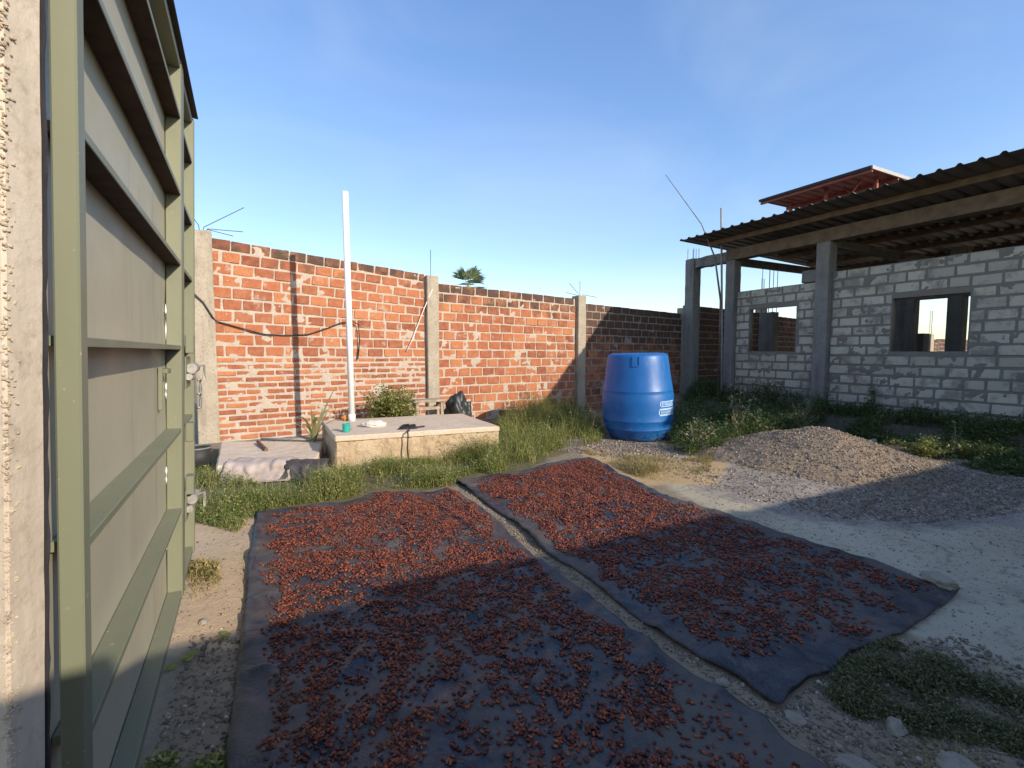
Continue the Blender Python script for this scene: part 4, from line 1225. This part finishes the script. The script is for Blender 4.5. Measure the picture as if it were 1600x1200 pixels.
def stone_shape(seed, sub=1):
    r = random.Random(seed)
    bm = bmesh.new(); bmesh.ops.create_icosphere(bm, subdivisions=sub, radius=1)
    for v in bm.verts: v.co *= r.uniform(0.75, 1.2)
    V = np.array([v.co[:] for v in bm.verts], np.float32); F = np.array([[v.index for v in f.verts] for f in bm.faces], np.int32)
    bm.free(); return V, F
STONES = [stone_shape(k) for k in range(8)]
STONEM = NM('gravel_stone', 0.9, 0.2)
STONEM.base(STONEM.ramp(STONEM.island, [(0.0, (0.11,0.09,0.07)), (0.45, (0.20,0.16,0.12)), (0.85, (0.29,0.23,0.17)), (0.97, (0.36,0.30,0.23)), (1.0, (0.46,0.41,0.34))])).bump(STONEM.noise(150, 3), 0.4, 0.003)
STONEM = STONEM.m
def pebbles(name, label, pts, sizes, mat=STONEM):
    n = len(pts)
    Vs, Fs, off_ = [], [], 0
    for i, (x, y, z) in enumerate(pts):
        v, f = STONES[i % 8]
        s = sizes[i]
        m = np.array(Euler((rnd.random() * 6, rnd.random() * 6, rnd.random() * 6)).to_matrix())
        q = (v * np.array([s, s * 0.75, s * 0.55])) @ m.T
        q[:, 2] *= 0.8
        Vs.append(q + np.array([x, y, z + s * 0.15])); Fs.append(f + off_); off_ += len(v)
    o = link(name, npmesh(name, np.concatenate(Vs), np.concatenate(Fs)), mat)
    return tag(o, label, 'gravel', kind='stuff')
def scatter(P, n, seed, dens=None):
    bb = bbx(P); r = random.Random(seed); out = []
    t = 0
    while len(out) < n and t < n * 30:
        t += 1
        x, y = r.uniform(bb[0], bb[1]), r.uniform(bb[2], bb[3])
        if inpoly(x, y, P) and (dens is None or r.random() < dens(x, y)): out.append((x, y))
    return out
TL_POLY = LT_left + LT_far[1:] + LT_right[::-1]
TR_POLY = RT_left + RT_far[1:] + RT_right[::-1] + RT_near[::-1]
def on_tarp(x, y): return inpoly(x, y, TL_POLY) or inpoly(x, y, TR_POLY)
pts, sz = [], []
for P, n, lo, hi, sd in ((Z_GRAVEL, 5200, .006, .018, 1), (poly_px([(705,752),(740,765),(830,830),(960,930),(1120,1030),(1225,1100),(1330,1190),(1310,1210),(1190,1110),(1000,985),(880,895),(790,825),(735,775)]), 3200, .003, .009, 2),
        (poly_px([(1225,1100),(1330,1015),(1500,990),(1640,1060),(1640,1230),(1320,1230)]), 2600, .004, .014, 3), (Z_SAND, 260, .003, .010, 4),
        (poly_px([(225,1200),(300,985),(378,990),(352,1200)]), 600, .004, .014, 5), (Z_CEMENT, 2600, .002, .008, 6), (poly_px([(870,700),(960,686),(1060,700),(1060,715),(960,712)]), 1800, .008, .02, 7)):
    for x, y in scatter(P, n, sd):
        if on_tarp(x, y) : continue
        pts.append((x, y, surf(x, y))); sz.append(rnd.uniform(lo, hi) * (1.0 if rnd.random() < .9 else 1.6))
r_ = random.Random(9)
for _ in range(11000):
    a, q = r_.uniform(0, 6.283), r_.random() ** 0.6 * 1.0
    x, y = PK.x + math.cos(a) * q * 2.2, PK.y + math.sin(a) * q * 1.75
    if heap_h(x, y) > ground_h(x, y) - 0.01 and not on_tarp(x, y):
        pts.append((x, y, surf(x, y))); sz.append(r_.uniform(.006, .015) * (1 if r_.random() < .93 else 1.8))
for x, y in scatter(poly_px([(1225,785),(1330,765),(1420,740),(1500,735),(1620,750),(1590,800),(1450,816),(1300,806)]), 4200, 33):
    if not on_tarp(x, y): pts.append((x, y, surf(x, y))); sz.append(rnd.uniform(.008, .022))
pebbles('loose_gravel', 'loose grey gravel and chips over the ground and heap', pts, sz)

ROCK = m_concrete('rock', (0.33,0.29,0.23), (0.25,0.215,0.165), (0.14,0.12,0.095), False, 0.9, 0.6)
def rock(px, py, w, h, label, seed, mat=ROCK, z=None, d=None):
    p = G(px, py, 0.01)
    base = surf(p.x, p.y) if z is None else tarp_z(p.x, p.y)
    o = lump('stone', (p.x, p.y, base - 0.005), w, (d or w * 0.7), h, mat, label, 'stone', seed, 0.35, 1.3, 2, 0.2, seed * 1.7)
    for f in o.data.polygons: f.use_smooth = False
    o['group'] = 'loose stones'
rock(1468, 913, 0.095, 0.05, 'angular cement lump holding down the right tarp corner', 3, z=1)
rock(1128, 1062, 0.035, 0.022, 'pale stone in the gravel gap between the two tarps', 4)
rock(1243, 1117, 0.045, 0.02, 'flat whitish stone just below the pointed tarp corner', 5)
rock(1400, 1130, 0.05, 0.03, 'grey stone at the lower edge of creeping weeds', 6)
rock(1345, 1192, 0.07, 0.02, 'broad flat stone at the bottom edge of the photo', 7)
rock(1500, 1195, 0.08, 0.02, 'pale slab fragment near the lower right corner', 8)
rock(1365, 690, 0.06, 0.05, 'pale stone on the right flank of gravel heap', 9)
rock(318, 965, 0.03, 0.02, 'whitish stone on sandy strip beside the gate', 10)
rock(1410, 1000, 0.03, 0.02, 'small stone on cement beyond the creeping weeds', 11)

# ------------------------------------------------------------------ plants
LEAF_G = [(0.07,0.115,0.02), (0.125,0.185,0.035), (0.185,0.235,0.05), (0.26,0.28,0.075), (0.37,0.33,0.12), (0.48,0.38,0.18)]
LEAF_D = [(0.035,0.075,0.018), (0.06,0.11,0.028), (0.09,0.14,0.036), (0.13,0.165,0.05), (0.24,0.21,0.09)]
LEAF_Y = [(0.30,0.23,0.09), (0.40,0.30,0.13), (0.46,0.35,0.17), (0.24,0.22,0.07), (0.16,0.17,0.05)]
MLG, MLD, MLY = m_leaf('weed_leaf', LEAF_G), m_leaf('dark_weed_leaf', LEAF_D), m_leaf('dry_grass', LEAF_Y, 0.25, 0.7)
MLO = m_leaf('olive_creeper', [(0.05,0.075,0.022), (0.08,0.105,0.03), (0.12,0.13,0.045), (0.18,0.16,0.07), (0.28,0.21,0.12)])
MLT = m_leaf('tan_seed_leaf', [(0.30,0.25,0.15), (0.42,0.36,0.24), (0.22,0.21,0.10), (0.13,0.15,0.05)], 0.25)
def blades(P, h, w, lean, seg=3, seed=0):
    """P (n,3) roots -> quad strips bending over"""
    g = np.random.default_rng(seed)
    n = len(P); P = np.asarray(P, float)
    az = g.uniform(0, 2 * math.pi, n); face = az + math.pi / 2 + g.normal(0, .5, n)
    V = np.zeros((n, seg + 1, 2, 3))
    for k in range(seg + 1):
        t = k / seg
        out = lean * h * t ** 1.8
        c = P + np.stack([np.cos(az) * out, np.sin(az) * out, h * t * (1 - 0.25 * lean * t)], 1)
        ww = w * (1 - t) ** 0.7 * 0.5 + 0.0004
        s_ = np.stack([np.cos(face) * ww, np.sin(face) * ww, np.zeros(n)], 1)
        V[:, k, 0] = c - s_; V[:, k, 1] = c + s_
    i0 = (np.arange(n) * (seg + 1) * 2)[:, None, None]
    F = np.array([[2*k, 2*k+1, 2*k+3, 2*k+2] for k in range(seg)])[None] + i0
    return V.reshape(-1, 3), F.reshape(-1, 4)
def leaves(C_, L, W, seed=0, up=0.35):
    """C_ (n,3) leaf bases -> folded two-quad leaves"""
    g = np.random.default_rng(seed); n = len(C_)
    az = g.uniform(0, 2 * math.pi, n); el = g.normal(up, 0.45, n)
    d = np.stack([np.cos(az) * np.cos(el), np.sin(az) * np.cos(el), np.sin(el)], 1)
    s_ = np.stack([-np.sin(az), np.cos(az), g.normal(0, .35, n)], 1)
    L = np.asarray(L)[:, None]; W = np.asarray(W)[:, None]
    a = C_; m = C_ + d * L * 0.5 + np.array([0, 0, 0.0]); t = C_ + d * L + np.array([0, 0, -1]) * L * 0.15
    l = m + s_ * W * 0.5 + np.array([0, 0, 1]) * W * 0.15; r = m - s_ * W * 0.5 + np.array([0, 0, 1]) * W * 0.15
    V = np.stack([a, r, t, l, m], 1)
    i0 = (np.arange(n) * 5)[:, None, None]
    F = np.array([[0, 1, 4, 4], [1, 2, 4, 4], [2, 3, 4, 4], [3, 0, 4, 4]])[None, :, :3] + i0
    return V.reshape(-1, 3), F.reshape(-1, 3)
def tri(F): return np.concatenate([F[:, [0, 1, 2]], F[:, [0, 2, 3]]])
def join(parts):
    Vs, Fs, o = [], [], 0
    for V, F in parts:
        if F.shape[1] == 4: F = tri(F)
        Vs.append(V); Fs.append(F + o); o += len(V)
    return np.concatenate(Vs), np.concatenate(Fs)
def clumpy(seed, f=1.6, th=0.0, k=2.2):
    return lambda x, y: max(0.04, min(1, 0.5 + k * (ns(x * f, y * f, seed) - th)))
def weed_patch(name, P, n_blade, n_leafy, h, label, mat, seed, leaf=(0.035, 0.018), lean=0.6, th=0.0, bw=0.006, edge=0.25, cf=1.7):
    D_ = clumpy(seed, cf, th)
    parts = []
    def hscale(x, y):
        e = pdist(x, y, P)
        return (0.35 + 0.65 * min(1, e / edge)) * (0.65 + 0.9 * max(0, ns(x * 1.3, y * 1.3, seed + 5) + 0.3))
    if n_blade:
        q = [p for p in scatter(P, n_blade, seed, D_) if not on_tarp(*p)]
        pts = np.array([(x, y, surf(x, y) - 0.01) for x, y in q])
        hh = np.array([hscale(x, y) for x, y in q]) * h * (0.35 + 1.0 * rng.random(len(q)) ** 2.2)
        parts.append(blades(pts, hh, rng.uniform(bw * 0.6, bw * 1.3, len(q)), rng.uniform(0.2, lean * 1.8, len(q)), 3, seed))
    if n_leafy:
        q = [p for p in scatter(P, n_leafy, seed + 1, D_) if not on_tarp(*p)]
        B = []
        st_p, st_h = [], []
        for x, y in q:
            H_ = hscale(x, y) * rnd.uniform(h * 0.3, h * 0.95); z = surf(x, y)
            st_p.append((x, y, z - 0.01)); st_h.append(H_)
            for k in range(9):
                t = rnd.random() ** 0.7
                rr = 0.35 * H_ * rnd.random() + 0.01; a = rnd.random() * 6.283
                B.append((x + rr * math.cos(a), y + rr * math.sin(a), z + H_ * t))
        B = np.array(B)
        parts.append(leaves(B, rng.uniform(leaf[0] * .5, leaf[0] * 1.3, len(B)), rng.uniform(leaf[1] * .5, leaf[1] * 1.3, len(B)), seed))
        parts.append(blades(np.array(st_p), np.array(st_h), np.full(len(q), 0.004), np.full(len(q), .25), 2, seed))
    V, F = join(parts)
    return tag(link(name, npmesh(name, V, F), mat), label, 'weeds', kind='stuff')

weed_patch('weeds', poly_px([(300,705),(340,745),(430,760),(515,748),(560,736),(700,712),(785,694),(800,722),(720,745),(705,760),(600,763),(530,781),(430,792),(396,800),(370,830),(306,815)]), 16000, 3200, 0.27,
           'green weeds growing in front of the slab and cistern', MLG, 71, (0.026, 0.013), 0.8, bw=0.0045)
weed_patch('weeds', poly_px([(775,668),(800,640),(850,628),(900,642),(938,664),(940,690),(870,700),(830,728),(770,742),(738,735),(780,705)]), 15000, 2600, 0.50,
           'tall grass and weeds between cistern and blue tank', MLG, 73, (0.034, 0.016), 0.8, bw=0.005)
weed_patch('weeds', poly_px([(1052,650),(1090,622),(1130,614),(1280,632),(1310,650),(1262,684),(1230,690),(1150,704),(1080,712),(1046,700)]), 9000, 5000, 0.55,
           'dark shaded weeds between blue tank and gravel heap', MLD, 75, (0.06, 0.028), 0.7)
weed_patch('dry_grass', poly_px([(905,700),(960,705),(1060,718),(1115,712),(1110,735),(1060,752),(1010,748),(965,730)]), 9000, 0, 0.12,
           'dry yellow grass in front of the blue tank', MLY, 77, lean=1.1, bw=0.005)
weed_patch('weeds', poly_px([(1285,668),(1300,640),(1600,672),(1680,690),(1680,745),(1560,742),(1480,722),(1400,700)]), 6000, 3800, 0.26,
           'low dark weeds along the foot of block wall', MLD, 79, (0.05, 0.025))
weed_patch('creeping_weeds', poly_px([(1284,1070),(1310,1030),(1345,1004),(1400,1000),(1440,1015),(1500,1035),(1600,1075),(1660,1110),(1640,1190),(1560,1165),(1470,1150),(1400,1140),(1320,1105)]), 11000, 2600, 0.06,
           'creeping green weeds in the lower right foreground', MLO, 81, (0.020, 0.008), 1.3, 0.06, 0.003, 0.10, 5.0)
weed_patch('dry_grass', poly_px([(1420,1010),(1520,1010),(1640,1070),(1640,1230),(1380,1230),(1420,1150),(1550,1120)]), 1500, 0, 0.07,
           'straggly dry grass around the creeping weeds', MLY, 83, lean=1.4, bw=0.003)
weed_patch('weeds', poly_px([(268,945),(285,880),(335,885),(345,905),(320,935)]), 900, 150, 0.16, 'yellowish grass tuft at the gate foot', MLY, 85, (0.03, 0.012), 0.9, bw=0.004)
weed_patch('weeds', poly_px([(150,1300),(190,1170),(240,1165),(300,1185),(352,1175),(348,1300)]), 500, 420, 0.10, 'small weeds at the bottom of the gate', MLG, 87, (0.025, 0.014), 0.8, bw=0.003)
weed_patch('dry_grass', poly_px([(375,815),(402,800),(398,860),(388,960),(372,960)]), 500, 0, 0.10, 'dry grass blades along the left tarp edge', MLY, 89, lean=1.2, bw=0.003)
weed_patch('roadside_grass', [(-7.5, 3.2), (-3.2, 2.4), (-4.6, 6.2), (-9.5, 9.5)], 7000, 1200, 0.30, 'roadside grass beyond the gap at the gate hinge', MLG, 91, (0.05, 0.02))

def plant(name, x, y, stems, h, spread, nl, leaf, mat, label, cat, seed, up=0.35, z=None, droop=0.5, top_bias=1.0):
    r = random.Random(seed)
    z0 = surf(x, y) if z is None else z
    root = empty(name, (x, y, z0), 0, label, cat)
    bm = bmesh.new(); B = []
    for s_ in range(stems):
        a = r.random() * 6.283; q = spread * r.uniform(0.15, 1)
        H_ = h * r.uniform(0.6, 1.0) * (1 - 0.25 * q / max(spread, 1e-3))
        pts = [(0.02 * math.cos(a), 0.02 * math.sin(a), -0.02)]
        for k in range(1, 5):
            t = k / 4
            pts.append((q * t ** 1.4 * math.cos(a) + r.gauss(0, .01), q * t ** 1.4 * math.sin(a) + r.gauss(0, .01), H_ * t))
        tubepts(bm, pts, [0.006, 0.005, 0.004, 0.003, 0.0015], 4)
        for k in range(nl):
            t = r.random() ** (0.7 / top_bias); i = min(3, int(t * 4)); f = t * 4 - i
            p = Vector(pts[i]).lerp(Vector(pts[i + 1]), f)
            B.append((p.x + r.gauss(0, spread * .10), p.y + r.gauss(0, spread * .10), max(0.01, p.z + r.gauss(0, .02))))
    link('stems', bmmesh('stems', bm, True), MLD if mat is MLD else MLT, root)
    B = np.array(B)
    V, F = leaves(B, rng.uniform(leaf[0] * .6, leaf[0] * 1.3, len(B)), rng.uniform(leaf[1] * .6, leaf[1] * 1.3, len(B)), seed, up)
    link('foliage', npmesh('foliage', V, F), mat, root)
    return root
b = D(612, 640, 8.15)
plant('leafy_bush', b.x, b.y, 80, 1.05, 0.52, 110, (0.065, 0.03), MLG, 'rounded green bush between cistern and brick wall', 'bush', 1)
b = D(590, 650, 8.0)
plant('leafy_bush', b.x, b.y, 30, 0.6, 0.34, 60, (0.055, 0.025), MLG, 'small light green bush just right of white pipe', 'bush', 2)
b = G(925, 682)
plant('weed_plant', b.x, b.y, 12, 0.62, 0.25, 26, (0.045, 0.018), MLT, 'pale leggy weed against the left side of blue tank', 'weed', 3)
b = G(890, 672)
plant('weed_plant', b.x, b.y, 18, 0.70, 0.38, 34, (0.05, 0.022), MLD, 'dark weed in front of the third concrete post', 'weed', 4)
b = G(1150, 690)
plant('seeding_weed', b.x, b.y, 9, 0.95, 0.30, 24, (0.09, 0.025), MLT, 'tall tan seeding weed left of the gravel heap', 'weed', 5, 0.5)
b = G(1248, 678)
plant('seeding_grass', b.x, b.y, 22, 0.62, 0.32, 12, (0.07, 0.008), MLY, 'sunlit yellow grass clump behind the gravel heap top', 'grass', 6, 0.9)
b = G(1085, 705)
plant('weed_plant', b.x, b.y, 9, 0.55, 0.32, 18, (0.06, 0.028), MLT, 'pale leaved weed at right foot of blue tank', 'weed', 7)
b = G(1360, 668)
plant('weed_plant', b.x, b.y, 7, 0.62, 0.14, 26, (0.055, 0.025), MLD, 'slim weed against the block wall under larger window', 'weed', 8)
b = G(1440, 715)
plant('weed_plant', b.x, b.y, 26, 0.38, 0.42, 40, (0.05, 0.025), MLG, 'bright green low bush at right foot of gravel heap', 'bush', 9)
b = G(1492, 715)
plant('flower_stalk', b.x, b.y, 3, 0.72, 0.08, 30, (0.04, 0.022), MLT, 'tall pale flower stalk beside the bright low bush', 'weed', 10)
b = G(1205, 652)
plant('weed_plant', b.x, b.y, 14, 0.75, 0.35, 30, (0.07, 0.03), MLD, 'dark leafy weed below the smaller window opening', 'weed', 11)
# corn-like plant at the slab
def blade_plant(x, y, z, label):
    root = empty('corn_plant', (x, y, z), 0, label, 'plant')
    r = random.Random(4)
    for k in range(13):
        a = r.random() * 6.283; L = r.uniform(0.5, 1.0); n = 7
        V, F = [], []
        for i in range(n + 1):
            t = i / n
            o_ = L * 0.55 * t ** 1.5; zz = L * (0.95 * t - 0.45 * t ** 3) if k % 3 else L * t
            w = 0.028 * (math.sin(math.pi * min(1, t * 0.9 + 0.1)) ** 0.7) * 0.6 + 0.002
            c = Vector((o_ * math.cos(a), o_ * math.sin(a), zz)); s_ = Vector((-math.sin(a), math.cos(a), 0)) * w
            V += [c - s_, c + Vector((0, 0, -w * 0.5)), c + s_]
        for i in range(n):
            q = i * 3; F += [(q, q + 1, q + 4, q + 3), (q + 1, q + 2, q + 5, q + 4)]
        link('blade', pymesh('blade', V, F, True), MLT if k % 3 == 0 else MLG, root)
    tube('stem', [(0, 0, -0.02), (0.01, 0, 0.3)], [0.014, 0.006], MLG, root, 6)
b = G(491, 692, 0.15)
blade_plant(b.x, b.y, 0.10, 'lanky corn like plant between low slab and cistern')
# seedlings on the sandy strip
def seedling(px, py, s_, label, seed):
    p = G(px, py); r = random.Random(seed)
    root = empty('seedling', (p.x, p.y, ground_h(p.x, p.y)), r.random() * 6, label, 'seedling', 'seedlings beside the gate')
    for k in range(3):
        a = k * 2.1 + r.random(); V, F = [], []
        n = 5
        for i in range(n + 1):
            t = i / n; w = s_ * 0.42 * math.sin(math.pi * (0.08 + 0.92 * t)) ** 0.8
            c = Vector((math.cos(a), math.sin(a), 0)) * s_ * t + Vector((0, 0, 0.012 + s_ * 0.35 * t - s_ * 0.25 * t * t))
            q = Vector((-math.sin(a), math.cos(a), 0.15)) * w
            V += [c - q, c, c + Vector((q.x, q.y, -q.z + 0.3 * w))]
        for i in range(n):
            q = i * 3; F += [(q, q + 1, q + 4, q + 3), (q + 1, q + 2, q + 5, q + 4)]
        link('leaf', pymesh('leaf', V, F, True), MLG, root)
    tube('stem', [(0, 0, -0.01), (0, 0, 0.015)], 0.002, MLG, root, 5)
seedling(297, 1022, 0.05, 'largest seedling with broad leaf near the gate bottom', 1)
seedling(262, 1040, 0.04, 'seedling touching the bottom rail of the gate', 2)
seedling(350, 990, 0.04, 'seedling close to the left edge of larger tarp', 3)

# fan palm beyond the wall
def palm():
    c = D(731, 450, 19.0)
    root = empty('fan_palm', (c.x, c.y, 0), 0, 'fan palm crown showing above the brick wall', 'palm')
    tube('trunk', [(0, 0, -0.1), (0.05, 0, c.z * 0.5), (0, 0, c.z + 0.05)], [0.2, 0.16, 0.13], WOOD, root, 10)
    r = random.Random(8)
    PM = m_leaf('palm_frond', [(0.12,0.17,0.07), (0.18,0.24,0.11), (0.25,0.30,0.15), (0.31,0.35,0.20)], 0.4)
    for k in range(13):
        az = r.random() * 6.283; el = r.uniform(0.0, 1.3)
        d = Vector((math.cos(az) * math.cos(el), math.sin(az) * math.cos(el), math.sin(el)))
        s_ = Vector((-math.sin(az), math.cos(az), 0)); u = s_.cross(d)
        b0 = Vector((0, 0, c.z)); hub = b0 + d * r.uniform(0.35, 0.5)
        V, F = [b0 - s_ * .012, b0 + s_ * .012, hub + s_ * .01, hub - s_ * .01], [(0, 1, 2, 3)]
        for q in range(-7, 8):
            a = q * 0.19; dd = (d * math.cos(a) + s_ * math.sin(a)).normalized(); L = r.uniform(0.52, 0.66) * (1 - 0.02 * abs(q))
            pp = dd.cross(u).normalized() * 0.04; i0 = len(V)
            V += [hub, hub + dd * L * .6 + pp, hub + dd * L + Vector((0, 0, -0.08)), hub + dd * L * .6 - pp]; F.append((i0, i0 + 1, i0 + 2, i0 + 3))
        link('frond', pymesh('frond', V, F), PM, root)
palm()
# far house seen through the gap at the gate hinge
def far_house():
    c = D(86, 548, 30.0)
    root = empty('far_house', (c.x, c.y, 0), 0.75, 'distant white house with teal roof beyond the gate hinge', 'house')
    WH = m_plain('white_render', (0.70,0.68,0.64), 0.9, 0.2, 0.15, 1)
    link('wall', boxmesh('wall', (-5, 5, -3, 3, -0.1, 2.9), 0.02), WH, root)
    V = [(-5.4, -3.4, 2.88), (5.4, -3.4, 2.88), (5.4, 3.4, 2.88), (-5.4, 3.4, 2.88), (-5.4, 0, 4.2), (5.4, 0, 4.2)]
    link('roof', pymesh('roof', V, [(0, 1, 5, 4), (2, 3, 4, 5), (0, 4, 3), (1, 2, 5), (3, 2, 1, 0)]), m_plain('teal_roof', (0.10,0.30,0.30), 0.6, 0.3, 0.2, 2), root)
    for x in (-3.2, 0, 3.2):
        w = link('window', boxmesh('window', (x - .6, x + .6, -3.03, -2.99, 1.0, 2.2), 0.01), STEEL, root)
far_house()
